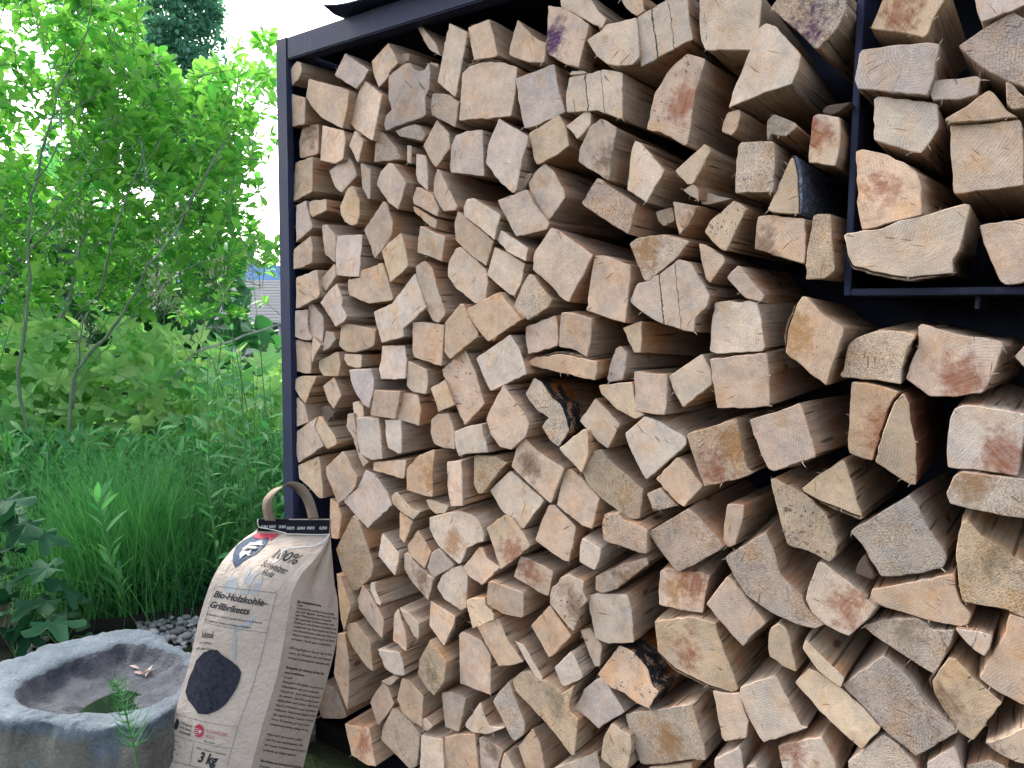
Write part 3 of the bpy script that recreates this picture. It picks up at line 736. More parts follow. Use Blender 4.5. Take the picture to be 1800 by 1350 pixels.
def build_log(L, idx):
    rng = random.Random(1000 + idx)
    c3 = [on_front(x, y, L['rec']) for x, y in L['px']]
    cen = sum(c3, Vector()) / len(c3)
    # the sawn end is not quite square to the pile: a small tilt, kept under the same outline
    gx, gz_ = rng.gauss(0, 0.07), rng.gauss(0, 0.06)
    prot = rng.uniform(-0.010, 0.006)
    pts3 = []
    for (x, y), q in zip(L['px'], c3):
        d = q - cen
        off = gx * d.dot(SR) + gz_ * d.z + prot
        pts3.append(on_front(x, y, L['rec'] + off))
    cen = sum(pts3, Vector()) / len(pts3)
    loc = [(p - cen) for p in pts3]
    P2 = [Vector((d.dot(SR), d.z)) for d in loc]
    area = sum(P2[i - 1].x * P2[i].y - P2[i].x * P2[i - 1].y for i in range(len(P2))) / 2
    order = list(range(len(P2)))
    if area < 0: P2 = P2[::-1]; order = order[::-1]
    n0 = len(P2)
    outl, edge = log_outline(P2, rng)
    n = len(outl)
    dep = lambda q: gx * q.x + gz_ * q.y
    ax, az = rng.gauss(0, 0.035), rng.gauss(0, 0.03)
    length = min(DEPTH - 0.012 - L['rec'] - 0.02, rng.uniform(0.27, 0.32))
    tap = rng.uniform(-0.08, 0.04)
    ys = [0.0, 0.0016, 0.012, 0.035, 0.07, 0.13, 0.21, length]
    ridge = [rng.gauss(0, 0.0017) for _ in range(n)]
    ridge = [(ridge[i - 1] + 2 * ridge[i] + ridge[(i + 1) % n]) / 3 for i in range(n)]
    verts = []; faces = []; mi = []
    for r, y in enumerate(ys):
        grow = [0] * n
        for i, q in enumerate(outl):
            a, b = outl[i - 1], outl[(i + 1) % n]
            tn = b - a; nr = Vector((tn.y, -tn.x)) / max(tn.length, 1e-6)
            if r == 0: o = -0.0011
            elif r == 1: o = 0
            else: o = ridge[i] * min(1, y / 0.03) + 0.0007 * noise.noise(Vector((i * 0.9 + idx * 13, y * 22, 3.1)))
            s = 1 + tap * y / 0.3
            x, z = q.x * s + nr.x * o + ax * y, q.y * s + nr.y * o + az * y
            yy = y + dep(q) * max(0, 1 - y / 0.1) + (rng.uniform(0, 0.0006) if r == 0 else 0)
            verts.append((x, yy, z))
    faces.append(tuple(range(n))); mi.append(0)
    for r in range(len(ys) - 1):
        for i in range(n):
            j = (i + 1) % n
            faces.append((r * n + i, (r + 1) * n + i, (r + 1) * n + j, r * n + j)); mi.append(0 if r == 0 else 1)
    faces.append(tuple((len(ys) - 1) * n + i for i in range(n))[::-1]); mi.append(0)
    f = L['flags']
    side = SIDE['wood']
    if 'C' in f or ('K' in f and L['tint'] == 'o'): side = SIDE['char']
    elif L['tint'] == 'd': side = SIDE['bark']
    elif L['label'] and 'yellow half' in L['label']: side = SIDE['redflank']
    o = mesh_obj('firewood_log', verts, faces, [end_grain(f), side], None, None, mi, True, RAD(28))
    m = PILE.copy(); m.translation = cen; o.matrix_world = m
    t = TINT[L['tint']]; t = t if L['tint'] == 'd' else tuple(a * .52 + b * .48 for a, b in zip(t, (0.345, 0.262, 0.192))); k = rng.uniform(0.88, 1.10); w = rng.gauss(0, 0.025)
    o.color = (t[0] * k * (1.68 + w), t[1] * k * 1.61, t[2] * k * (1.58 - w * 1.5), 1)
    if rng.random() < 0.55 and idx < 600:
        sv = []; sf = []
        for _ in range(rng.randint(2, 6)):
            i = rng.randrange(n); q = outl[i]; a, b = outl[i - 1], outl[(i + 1) % n]; tn = (b - a) / max((b - a).length, 1e-6); nr = Vector((tn.y, -tn.x))
            ln_ = rng.uniform(.003, .011); wd = rng.uniform(.00025, .0006); d3 = Vector((nr.x * .5 + tn.x * rng.uniform(-1, 1), -rng.uniform(.1, .8), nr.y * .5 + tn.y * rng.uniform(-1, 1) - .15)).normalized()
            p = Vector((q.x, dep(q) + .0006, q.y)); sd = Vector((tn.x, 0, tn.y)) * wd; m2 = p + d3 * ln_ * .55; e = p + d3 * ln_ + Vector((rng.gauss(0, .001), 0, -.0012))
            b0 = len(sv); sv += [p - sd, p + sd, m2 + sd * .7, m2 - sd * .7, e, p + Vector((0, wd, 0)), m2 + Vector((0, wd, 0))]
            sf += [(b0, b0 + 1, b0 + 2, b0 + 3), (b0 + 3, b0 + 2, b0 + 4), (b0, b0 + 3, b0 + 6, b0 + 5), (b0 + 1, b0 + 5, b0 + 6, b0 + 2)]
        tag(mesh_obj('torn_fibres', sv, sf, FIBRE, o), kind='stuff')
    if L['bark']:
        lo, hi = L['bark']; wanted = {}
        # traced vertices lo..hi carry the bark, so the edges between them do
        keep = set()
        for e in range(lo, hi):
            keep.add(e if area > 0 else (n0 - 2 - e) % n0)
        idxs = [i for i in range(n) if edge[i] in keep]
        # longest run in order
        runs = []; cur = []
        for k2 in range(2 * n):
            i = k2 % n
            if edge[i] in keep: cur.append(i)
            else:
                if cur: runs.append(cur)
                cur = []
        if cur: runs.append(cur)
        run = max(runs, key=len)[:n]
        seen = []; [seen.append(i) for i in run if i not in seen]; run = seen
        bv = []; bf = []; th = 0.0055 if L['label'] and 'blue-grey' in L['label'] else 0.0042
        steps = [0.0008, 0.03, 0.09, 0.18, length - 0.004]
        m_ = len(run)
        for y in steps:
            for lay in (0.0004, 1.0):
                for q_, i in enumerate(run):
                    q = outl[i]; a, b = outl[i - 1], outl[(i + 1) % n]; tn = b - a; nr = Vector((tn.y, -tn.x)) / max(tn.length, 1e-6)
                    fade = min(1, 0.25 + 1.5 * min(q_, m_ - 1 - q_) / max(1, m_ - 1) * 2)
                    thick = (th * fade * (1 + 0.35 * noise.noise(Vector((i * 0.8, y * 25, idx)))) if lay == 1.0 else 0.0016)
                    s = 1 + tap * y / 0.3
                    bv.append((q.x * s + nr.x * thick + ax * y, y + dep(q) * max(0, 1 - y / 0.1), q.y * s + nr.y * thick + az * y))
        for r in range(len(steps) - 1):
            b0 = r * 2 * m_; b1 = (r + 1) * 2 * m_
            for i in range(m_ - 1):
                bf.append((b0 + m_ + i, b1 + m_ + i, b1 + m_ + i + 1, b0 + m_ + i + 1))
                bf.append((b0 + i, b0 + i + 1, b1 + i + 1, b1 + i))
            bf.append((b0, b1, b1 + m_, b0 + m_)); bf.append((b0 + m_ - 1, b0 + 2 * m_ - 1, b1 + 2 * m_ - 1, b1 + m_ - 1))
        for i in range(m_ - 1): bf.append((i, m_ + i, m_ + i + 1, i + 1))
        e0 = (len(steps) - 1) * 2 * m_
        for i in range(m_ - 1): bf.append((e0 + i, e0 + i + 1, e0 + m_ + i + 1, e0 + m_ + i))
        bk = mesh_obj('bark', bv, bf, SIDE['greybark'] if th > 0.005 else SIDE['bark'], o, None, None, True, RAD(40))
        tag(bk, 'strip of dark bark left on the log')
    u, w_, z = uvw(cen)
    L.update(obj=o, u=u, z=z, P=P2, area=abs(area))
    return o
for i, L in enumerate(logs): build_log(L, i)

# logs of the same pile beyond the picture's edges
def px_of(p):
    d = p - EYE; k = d.dot(FWD); return 900 + FOCAL * d.dot(RT) / k, 675 - FOCAL * d.dot(UP) / k
rngf = random.Random(99); hulls = [(L['u'], L['z'], max(p.length for p in L['P'])) for L in logs]
cell = 0.088; nfill = 0; u = pr + 0.05
extra = []
while u < 1.86:
    z = 0.085
    while z < zb - 0.05:
        cu, cz = u + rngf.uniform(-.008, .008), z + rngf.uniform(-.006, .006)
        if not (zsh_b - 0.06 < cz < zsh_t + 0.05 and cu > ui - .06) and abs(cu - ui) > 0.055 or (cz < zsh_b - .06):
            k = rngf.randint(4, 6); a0 = rngf.uniform(0, 6.28); rr = cell * .52
            poly = []
            for i in range(k):
                a = a0 - 2 * math.pi * i / k + rngf.uniform(-.25, .25); poly.append((cu + math.cos(a) * rr * rngf.uniform(.82, 1.05), cz + math.sin(a) * rr * rngf.uniform(.82, 1.05)))
            pts = [px_of(wxyz(a, 0.0, b)) for a, b in poly]
            out = all(x > 1812 for x, y in pts) or all(y > 1356 for x, y in pts) or all(y < -8 for x, y in pts)
            free = all(math.hypot(cu - hu, cz - hz) > hr + rr * .55 for hu, hz, hr in hulls)
            if out and free: extra.append(dict(tint=rngf.choice('bbwpyog'), flags=rngf.choice(['', '', 's']), rec=0.0, px=pts, label=None, bark=None))
        z += cell * 1.02
    u += cell * 1.02
for i, L in enumerate(extra):
    build_log(L, 600 + i); tag(L['obj'], 'split firewood log stacked in the rack past the edge of the view', 'log', 'split logs of the pile beyond the picture')
# ---- labels: how each log looks, and which find-able log it lies beside
def shape_word(P):
    from mathutils import geometry
    import itertools
    best = None
    for k in range(0, 90, 3):
        a = RAD(k); c, s = math.cos(a), math.sin(a)
        xs = [p.x * c + p.y * s for p in P]; ys = [-p.x * s + p.y * c for p in P]
        A = (max(xs) - min(xs)) * (max(ys) - min(ys))
        if best is None or A < best[0]: best = (A, k, max(xs) - min(xs), max(ys) - min(ys))
    A, k, w, h = best
    ar = abs(sum(P[i - 1].x * P[i].y - P[i].x * P[i - 1].y for i in range(len(P))) / 2)
    asp = max(w, h) / max(1e-6, min(w, h)); fill = ar / max(A, 1e-9)
    long_up = (h > w) == (k < 45)
    tilt = min(k, 90 - k)
    if fill < 0.60: return 'wedge-shaped' if asp < 1.9 else 'sliver-like'
    if asp > 1.75: return ('tall narrow' if long_up and tilt < 25 else 'flat' if tilt < 25 else 'slanting narrow')
    if fill > 0.82: return 'squarish' if tilt < 20 else 'diamond-shaped'
    return 'tapered' if fill < 0.70 else ('blocky' if tilt < 20 else 'tilted')
areas = sorted(L['area'] for L in logs)
def size_word(a):
    f = sum(1 for x in areas if x < a) / len(areas)
    return 'tiny' if f < 0.08 else 'small' if f < 0.3 else 'large' if f > 0.85 else 'medium'
import re
def short(lab):
    s = re.split(r' (?:beside|above|below|near|at|on|in|under|behind|against|next|like|cut|halfway|lowest|standing|lying|pointing|sitting|overlapping|whose|stacked|wedged|low)\b', lab)[0]
    return s
marks = [L for L in logs if L['label']]
shorts = {}
for L in marks: shorts.setdefault(short(L['label']), []).append(L)
for L in marks:
    s = short(L['label'])
    L['short'] = s if len(shorts[s]) == 1 and (len(s.split()) >= 5 or s == 'purple-stained log') else L['label']
used = set()
for L in marks:
    lab = L['label']
    if len(lab.split()) < 4: lab += ' just under the top beam'
    used.add(lab); L['final'] = lab
for L in sorted((l for l in logs if not l['label']), key=lambda l: -l['area']):
    head = ' '.join(w for w in (size_word(L['area']), TINTWORD[L['tint']], shape_word(L['P']), 'log') if w != 'medium')
    r0 = math.sqrt(L['area'])
    cand = sorted(marks, key=lambda M: math.hypot(M['u'] - L['u'], M['z'] - L['z']) - math.sqrt(M['area']) / 2)
    done_ = None
    for M in cand[:24]:
        if len(M['short'].split()) > 10: continue
        du, dz = L['u'] - M['u'], L['z'] - M['z']
        gap = math.hypot(du, dz) - (r0 + math.sqrt(M['area'])) / 2
        if abs(dz) > 2.2 * abs(du): rel = 'above' if dz > 0 else 'below'
        elif abs(du) > 2.2 * abs(dz): rel = 'on the shelf side of' if du > 0 else 'on the corner-post side of'
        else: rel = ('above' if dz > 0 else 'below') + ' and nearer the ' + ('shelf' if du > 0 else 'corner post') + ' than'
        near = 'just ' if gap < 0.035 else 'slightly ' if gap < 0.10 else 'further '
        for nr in (near,):
            lab = head + ' ' + nr + rel + ' the ' + M['short']
            if len(re.findall(r"[A-Za-z0-9'-]+", lab)) <= 16 and lab not in used: done_ = lab; break
        if done_: break
    if not done_: done_ = head + ' among the stacked firewood'
    used.add(done_); L['final'] = done_
for L in logs:
    tag(L['obj'], L['final'], 'log', 'split logs stacked in the steel rack')
# ------------------------------------------------------------------ plants: leaves and materials
def leaf_mat(name, c0, c1, trans=0.45, rough=0.5, spec=0.35):
    t = NT(name)
    geo = t.n('ShaderNodeNewGeometry')
    r = geo.outputs['Random Per Island']; info = t.n('ShaderNodeObjectInfo')
    rr = t.math('FRACT', t.math('ADD', r, info.outputs['Random']))
    col = t.ramp(rr, [(0.0, c0), (0.55, tuple((a + b) / 2 for a, b in zip(c0, c1))), (1.0, c1)])
    P = t.coord(); vein = t.noise(P, 60, 3, 0.6)
    col = t.mix(t.math('MULTIPLY', vein, 0.35), col, t.mix(1.0, col, (0.72, 0.80, 0.6), 'MULTIPLY'))
    p = t.principled(col, rough, t.bump(vein, 0.25, 0.003), spec)
    tr = t.n('ShaderNodeBsdfTranslucent'); t.link(t.mix(1.0, col, (0.92, 1.12, 0.7), 'MULTIPLY'), tr.inputs[0])
    mx = t.n('ShaderNodeMixShader'); mx.inputs[0].default_value = trans
    t.link(p.outputs[0], mx.inputs[1]); t.link(tr.outputs[0], mx.inputs[2])
    return t.done(mx)
LEAF_BRIGHT = leaf_mat('shrub_leaf', (0.085, 0.34, 0.07), (0.32, 0.60, 0.13), 0.55)
LEAF_HEDGE = leaf_mat('hedge_leaf', (0.24, 0.54, 0.22), (0.56, 0.72, 0.34), 0.55)
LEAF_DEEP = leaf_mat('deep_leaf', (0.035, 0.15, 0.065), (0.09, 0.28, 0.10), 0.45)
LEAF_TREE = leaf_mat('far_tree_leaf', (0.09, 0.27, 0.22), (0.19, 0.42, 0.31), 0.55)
LEAF_GRASS = leaf_mat('grass_blade', (0.032, 0.19, 0.058), (0.14, 0.40, 0.12), 0.35)
LEAF_HERB = leaf_mat('herb_leaf', (0.05, 0.23, 0.085), (0.17, 0.42, 0.16), 0.45)
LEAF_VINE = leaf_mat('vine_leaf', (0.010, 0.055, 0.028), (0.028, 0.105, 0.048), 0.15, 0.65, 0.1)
LEAF_DRY = leaf_mat('dry_leaf', (0.36, 0.25, 0.24), (0.50, 0.40, 0.39), 0.2, 0.8, 0.1)
SEED = leaf_mat('seed_head', (0.28, 0.27, 0.24), (0.45, 0.43, 0.38), 0.3, 0.9, 0.1)
def wood_mat(name, a, b):
    t = NT(name); P = t.coord((1, 1, 0.25)); n_ = t.noise(P, 60, 5, 0.65)
    return t.done(t.principled(t.ramp(n_, [(0.3, a), (0.7, b)]), 0.9, t.bump(n_, 0.6, 0.004), 0.1))
TWIG = wood_mat('green_twig', (0.07, 0.12, 0.075), (0.17, 0.23, 0.15))
GREYTWIG = wood_mat('grey_branch', (0.20, 0.22, 0.20), (0.45, 0.47, 0.43))
STEMG = wood_mat('green_stem', (0.05, 0.15, 0.05), (0.12, 0.26, 0.08))

def leaf_shape(kind):
    """leaf in the XY plane, stalk at the origin, tip along +Y, unit length; slightly folded and curled"""
    if kind == 'obovate': prof = [(0, .02), (.25, .13), (.5, .22), (.72, .26), (.9, .17), (1, .01)]
    elif kind == 'lance': prof = [(0, .02), (.2, .08), (.45, .11), (.7, .085), (1, .005)]
    elif kind == 'small': prof = [(0, .05), (.4, .34), (.75, .26), (1, .02)]
    elif kind == 'heart': prof = [(0, .06), (.08, .34), (.3, .46), (.6, .34), (.85, .14), (1, .01)]
    else: prof = None
    vs = []; fs = []
    if prof:
        for s, w in prof:
            z = -0.22 * s * s + 0.06 * s
            vs += [(-w, s, z + w * 0.32), (0, s, z), (w, s, z + w * 0.32)]
        for i in range(len(prof) - 1):
            b = i * 3; fs += [(b, b + 1, b + 4, b + 3), (b + 1, b + 2, b + 5, b + 4)]
    else:  # palmate: five pointed lobes with toothed edge
        cx, cy = 0.0, 0.38; ring = []
        for k in range(40):
            a = 2 * math.pi * k / 40 - math.pi / 2
            lob = abs(math.sin(2.5 * (a - math.pi / 2) + math.pi / 2)) ** 2.2
            r = (0.31 + 0.26 * lob) * (1 + 0.25 * math.sin(a) * lob) + 0.035 * (k % 2)
            if abs(((a + math.pi / 2 + math.pi) % (2 * math.pi)) - math.pi) < 0.35: r *= 0.55
            ring.append((cx + r * math.cos(a), cy + r * math.sin(a)))
        vs = [(0, 0.30, 0.0)] + [(x, y, 0.06 * math.sin(7 * math.atan2(y - cy, x)) - 0.18 * (x * x + (y - .4) ** 2)) for x, y in ring]
        fs = [(0, 1 + k, 1 + (k + 1) % 40) for k in range(40)]
    return [Vector(v) for v in vs], fs
SHAPES = {k: leaf_shape(k) for k in ('obovate', 'lance', 'small', 'heart', 'palm')}
def frame_to(d, roll=0.0, up=ZUP):
    d = d.normalized(); x = d.cross(up)
    if x.length < 1e-3: x = Vector((1, 0, 0))
    x.normalize(); z = x.cross(d)
    m = Matrix(((x.x, d.x, z.x), (x.y, d.y, z.y), (x.z, d.z, z.z)))
    return m @ Matrix.Rotation(roll, 3, 'Y')
def put_leaf(mb, kind, p, d, size, roll=0.0):
    vs, fs = SHAPES[kind]; m = frame_to(d, roll)
    mb.add([p + (m @ v) * size for v in vs], fs)
_leafmesh = {}
def leaf_obj(kind, mat, p, d, size, roll, parent):
    key = (kind, mat.name)
    if key not in _leafmesh:
        vs, fs = SHAPES[kind]
        me = bpy.data.meshes.new('leaf'); me.from_pydata([tuple(v) for v in vs], [], fs); me.materials.append(mat)
        me.polygons.foreach_set('use_smooth', [True] * len(fs)); me.update(); _leafmesh[key] = me
    o = bpy.data.objects.new('leaf', _leafmesh[key]); COL.objects.link(o)
    m = (frame_to(d, roll) * size).to_4x4(); m.translation = p - parent.location
    o.parent = parent; o.matrix_basis = m
    return o
def rdir(rng, up=0.3):
    while True:
        v = Vector((rng.uniform(-1, 1), rng.uniform(-1, 1), rng.uniform(-1, 1)))
        if 0.1 < v.length < 1: v.normalize(); v.z += up; return v.normalized()
def pline(pts, jit=0.0, rng=random, sub=3):
    """smooth polyline through world points"""
    out = []
    n = len(pts)
    for i in range(n - 1):
        p0, p1, p2, p3 = pts[max(i - 1, 0)], pts[i], pts[i + 1], pts[min(i + 2, n - 1)]
        for s in range(sub):
            t = s / sub
            q = 0.5 * ((2 * p1) + (p2 - p0) * t + (2 * p0 - 5 * p1 + 4 * p2 - p3) * t * t + (3 * p1 - p0 - 3 * p2 + p3) * t ** 3)
            out.append(q + Vector((rng.gauss(0, jit), rng.gauss(0, jit), rng.gauss(0, jit))))
    out.append(pts[-1]); return out

# ---- the far land
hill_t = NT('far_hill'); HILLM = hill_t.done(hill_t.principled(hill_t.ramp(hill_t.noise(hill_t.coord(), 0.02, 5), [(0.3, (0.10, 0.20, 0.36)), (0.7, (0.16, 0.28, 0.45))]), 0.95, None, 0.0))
hv = []; hf = []
for i in range(61):
    x = -2200 + i * 50; base = at_depth(470, 462, 1400).z
    h = base + 22 * noise.noise(Vector((x * 0.004, 1, 0))) + 9 * noise.noise(Vector((x * 0.013, 4, 0)))
    hv += [(x, 1350, -60), (x, 1400, h), (x, 1700, h * 0.9), (x, 1800, -60)]
for i in range(60):
    for k in range(3): a = i * 4 + k; hf.append((a, a + 4, a + 5, a + 1))
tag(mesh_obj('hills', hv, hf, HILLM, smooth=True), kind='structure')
# ---- a house seen between the leaves and the corner post
def plain(name, col, rough=0.8):
    t = NT(name); n_ = t.noise(t.coord(), 8, 4); v = t.mix(t.math('MULTIPLY', n_, 0.4), col, t.mix(1.0, col if not isinstance(col, tuple) else t.mix(0.0, col, col), (0.7, 0.7, 0.7), 'MULTIPLY'))
    return t.done(t.principled(v, rough, None, 0.2))
HW = plain('house_render', (0.45, 0.48, 0.53)); HR = plain('slate_roof', (0.065, 0.075, 0.09)); HG = plain('dark_pane', (0.05, 0.06, 0.08), 0.2); HF = plain('window_frame', (0.7, 0.7, 0.7))
D = 30.0
hx0, hx1 = at_depth(255, 540, D).x, at_depth(640, 540, D).x
ez, rz = at_depth(440, 562, D).z, at_depth(440, 493, D + 3).z
house = empty('house', ((hx0 + hx1) / 2, D + 3, gz(0, D + 3)))
tag(house, 'white rendered house with grey roof glimpsed between the shrub and corner post', 'house')
HL = house.location
m = MB(); m.box((hx0, D, gz(0, D) - 0.3), (hx1, D + 6.5, ez)); m.v = [v - HL for v in m.v]; m.build('wall', HW, house)
m = MB(); o_ = 0.5
A = [(hx0 - o_, D - o_, ez - 0.1), (hx1 + o_, D - o_, ez - 0.1), (hx1 + o_, D + 7, ez - 0.1), (hx0 - o_, D + 7, ez - 0.1), (hx0 + 1.2, D + 3.2, rz), (hx1 - 1.2, D + 3.2, rz)]
m.add([Vector(p) - HL for p in A], [(0, 1, 5, 4), (1, 2, 5), (2, 3, 4, 5), (3, 0, 4), (3, 2, 1, 0)]); roof = m.build('roof', HR, house)
for k in range(14):   # courses of tiles as raised battens on the slope
    f0 = (k + 0.5) / 14; p = lambda x, f: Vector((x, D - o_ + (3.2 + o_) * f, ez - 0.1 + (rz - ez + 0.1) * f + 0.004)) - HL
    xa, xb = hx0 - o_ + (1.2 + o_) * f0, hx1 + o_ - (1.2 + o_) * f0
    mm = MB(); mm.add([p(xa, f0), p(xb, f0), p(xb, f0 + 0.05), p(xa, f0 + 0.05), p(xa, f0) + Vector((0, 0, .006)), p(xb, f0) + Vector((0, 0, .006))], [(0, 1, 5, 4), (4, 5, 2, 3)]); mm.build('tile_course', HR, roof)
for xx in (436, 476):
    q = at_depth(xx, 590, D - 0.03)
    mm = MB(); mm.box((q.x - 0.35, D - 0.04, q.z - 0.5), (q.x + 0.35, D - 0.005, q.z + 0.45)); mm.v = [v - HL for v in mm.v]; w_ = mm.build('window', HF, house)
    mm = MB(); mm.box((q.x - 0.28, D - 0.06, q.z - 0.43), (q.x + 0.28, D - 0.042, q.z + 0.38)); mm.v = [v - HL for v in mm.v]; mm.build('pane', HG, w_)

# ---- the tall dark tree behind
def column_tree(label, pxc, halfw, ytop, ybot, depth, n, seed, mat=LEAF_TREE, size=0.30, name='poplar_tree', trunkpx=9):
    rng = random.Random(seed)
    base = at_depth(pxc, 560, depth); g = gz(0, depth)
    root = empty(name, (base.x, depth, g)); tag(root, label, 'tree')
    R = root.location; m = MB()
    hw = halfw / FOCAL * depth; zt_, zb_ = at_depth(pxc, ytop, depth).z, at_depth(pxc, ybot, depth).z
    tw = trunkpx / FOCAL * depth / 2
    trunk = MB(); trunk.tube([Vector((0, 0, 0)), Vector((tw * .6, 0, (zb_ - g) * 0.6)), Vector((0, 0, (zt_ - g) * 0.75)), Vector((0, 0, (zt_ - g) * 0.96))], [tw, tw * 0.8, tw * 0.4, tw * 0.1], 8)
    tr = trunk.build('trunk', GREYTWIG, root)
    lim = MB()
    for k in range(26):
        z = zb_ - g + (zt_ - zb_) * rng.uniform(0, 0.9); a = rng.uniform(0, 6.28); l = hw * rng.uniform(.4, .85)
        p = Vector((0, 0, z)); q = p + Vector((math.cos(a) * l * .6, math.sin(a) * l * .6, l * 0.5)); e = p + Vector((math.cos(a) * l, math.sin(a) * l, l * 1.1))
        lim.tube([p, q, e], [tw * .3, tw * .2, tw * .06], 5)
    lim.build('limb', GREYTWIG, tr)
    clumps = []
    for k in range(int(n / 34)):
        f = rng.random(); z = zb_ - g + (zt_ - zb_) * f
        rad = hw * (1.0 if f < 0.55 else max(0.15, 1 - (f - 0.55) / 0.5)) * (0.8 + 0.4 * noise.noise(Vector((f * 5, seed, 0))))
        a = rng.uniform(0, 6.28); r = rad * math.sqrt(rng.random())
        clumps.append((Vector((r * math.cos(a), r * math.sin(a), z)), hw * rng.uniform(.10, .24)))
    for c, cr in clumps:
        for k in range(34):
            d = rdir(rng, 0); p = c + d * cr * rng.random() ** 0.5
            put_leaf(m, 'small', p, rdir(rng, -0.2), size * rng.uniform(.6, 1.3), rng.uniform(-1.5, 1.5))
    cr_ = m.build('crown', mat, root); return root
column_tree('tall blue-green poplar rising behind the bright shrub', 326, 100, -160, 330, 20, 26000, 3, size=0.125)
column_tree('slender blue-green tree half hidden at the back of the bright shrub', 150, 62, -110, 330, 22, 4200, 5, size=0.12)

# ---- big shrub with whorled yellow-green leaves
def inside(poly, x, y):
    c = False
    for i in range(len(poly)):
        (x0, y0), (x1, y1) = poly[i - 1], poly[i]
        if (y0 > y) != (y1 > y) and x < (x1 - x0) * (y - y0) / (y1 - y0) + x0: c = not c
    return c
rng = random.Random(21)
root = empty('whorl_leaved_shrub', (*at_depth(130, 700, 4.0).xy, 0)); tag(root, 'big shrub with whorls of bright yellow-green leaves beside the rack', 'shrub')
RL = root.location
def stems(lst, mat, name, parent, rng_):
    m = MB()
    for pts, r0, r1 in lst:
        w = pline([at_depth(x, y, d - 0.7) for x, y, d in pts], 0.004, rng_, 4)
        m.tube([p - RL for p in w], [(r0 + (r1 - r0) * i / (len(w) - 1)) * .62 for i in range(len(w))], 6)
    return m.build(name, mat, parent, smooth=True)
main = [([(118, 1010, 4.0), (36, 700, 3.9), (47, 560, 3.9), (50, 420, 3.9), (62, 320, 3.9), (95, 190, 3.9), (150, 60, 4.0), (165, -40, 4.0)], .013, .004),
        ([(125, 1010, 3.8), (125, 700, 3.8), (152, 630, 3.8), (215, 555, 3.8), (262, 470, 3.8), (318, 390, 3.9), (352, 325, 3.9), (395, 250, 4.0)], .015, .004),
        ([(125, 720, 3.8), (142, 600, 3.8), (152, 550, 3.8)], .007, .004),
        ([(50, 430, 3.9), (100, 370, 3.9), (170, 270, 4.0), (220, 130, 4.1)], .006, .002),
        ([(85, 230, 3.9), (130, 195, 4.0), (200, 140, 4.1), (240, 80, 4.2)], .005, .002),
        ([(170, 530, 3.8), (210, 380, 3.7), (245, 290, 3.7), (255, 260, 3.7)], .007, .003),
        ([(255, 320, 3.7), (245, 250, 3.7), (170, 300, 3.8), (130, 240, 3.9)], .005, .002),
        ([(60, 320, 3.9), (110, 230, 3.9), (70, 60, 4.0), (50, 0, 4.0)], .005, .002),
        ([(318, 390, 3.9), (365, 300, 3.9), (400, 240, 4.0), (420, 120, 4.0)], .005, .002),
        ([(240, 540, 3.9), (330, 470, 3.9), (400, 452, 4.0), (490, 400, 4.0)], .005, .002)]
stems(main, TWIG, 'branch', root, rng)
grey = [([(205, 760, 4.3), (290, 680, 4.3), (345, 620, 4.3), (405, 600, 4.4), (520, 560, 4.5)], .016, .009),
        ([(-40, 520, 4.4), (40, 450, 4.4), (105, 385, 4.4), (160, 310, 4.5)], .016, .006),
        ([(70, 640, 4.5), (115, 540, 4.5), (140, 440, 4.5), (165, 370, 4.6)], .018, .010),
        ([(-30, 560, 4.5), (30, 470, 4.5), (70, 380, 4.6)], .010, .006)]
stems(grey, GREYTWIG, 'grey_branch', root, rng)
REG = [(-190, -90), (235, -90), (250, 40), (300, 110), (330, 150), (360, 110), (400, 90), (455, 45), (500, 90), (505, 240), (455, 300), (500, 420), (470, 520), (490, 560), (300, 555), (-190, 560)]
fol = MB(); cand = []
tries = 0
while len(cand) < 2100 and tries < 40000:
    tries += 1
    x, y = rng.uniform(-190, 500), rng.uniform(-90, 650)
    if not inside(REG, x, y): continue
    dens = 1.0
    if y < 300 and x < 110: dens = 0.6
    if x > 425: dens = 0.5
    if 120 < x < 420 and 60 < y < 420: dens = 1.25
    if y > 480: dens *= 0.7
    if noise.noise(Vector((x * 0.013, y * 0.013, 2.2))) < -0.25: dens *= 0.4
    if rng.random() > dens / 1.25: continue
    cand.append((x, y, rng.uniform(3.3, 4.7)))
allleaves = []
tw = MB()
for x, y, d in cand:
    p = at_depth(x, y, d); ax = rdir(rng, 0.9)
    back = p - ax * rng.uniform(.06, .16) + Vector((rng.gauss(0, .02), rng.gauss(0, .02), -.02))
    tw.tube([back - RL, p - RL], [.0022, .0012], 4, cap=False)
    nl = rng.randint(5, 8)
    for k in range(nl):
        a = 2 * math.pi * k / nl + rng.uniform(-.3, .3)
        side = frame_to(ax) @ Vector((math.cos(a), 0, math.sin(a)))
        dd = (ax * rng.uniform(.45, 1.1) + side).normalized()
        allleaves.append((p + ax * rng.uniform(-.03, .02), dd, (rng.uniform(.042, .095) if rng.random() < .3 else rng.uniform(.045, .075)) * (d / 4) ** 0.3, rng.gauss(0, .4), d, x, y))
tw.build('twig', TWIG, root)
allleaves.sort(key=lambda l: l[4])
big = [l for l in allleaves if -10 < l[5] < 480 and -10 < l[6] < 640][:150]; bigset = set(id(l) for l in big)
for l in allleaves:
    if id(l) in bigset: leaf_obj('obovate', LEAF_BRIGHT, l[0], l[1], l[2], l[3], root)
    else: put_leaf(fol, 'obovate', l[0] - RL, l[1], l[2], l[3])
tag(fol.build('foliage', LEAF_BRIGHT, root, smooth=True), kind='stuff')

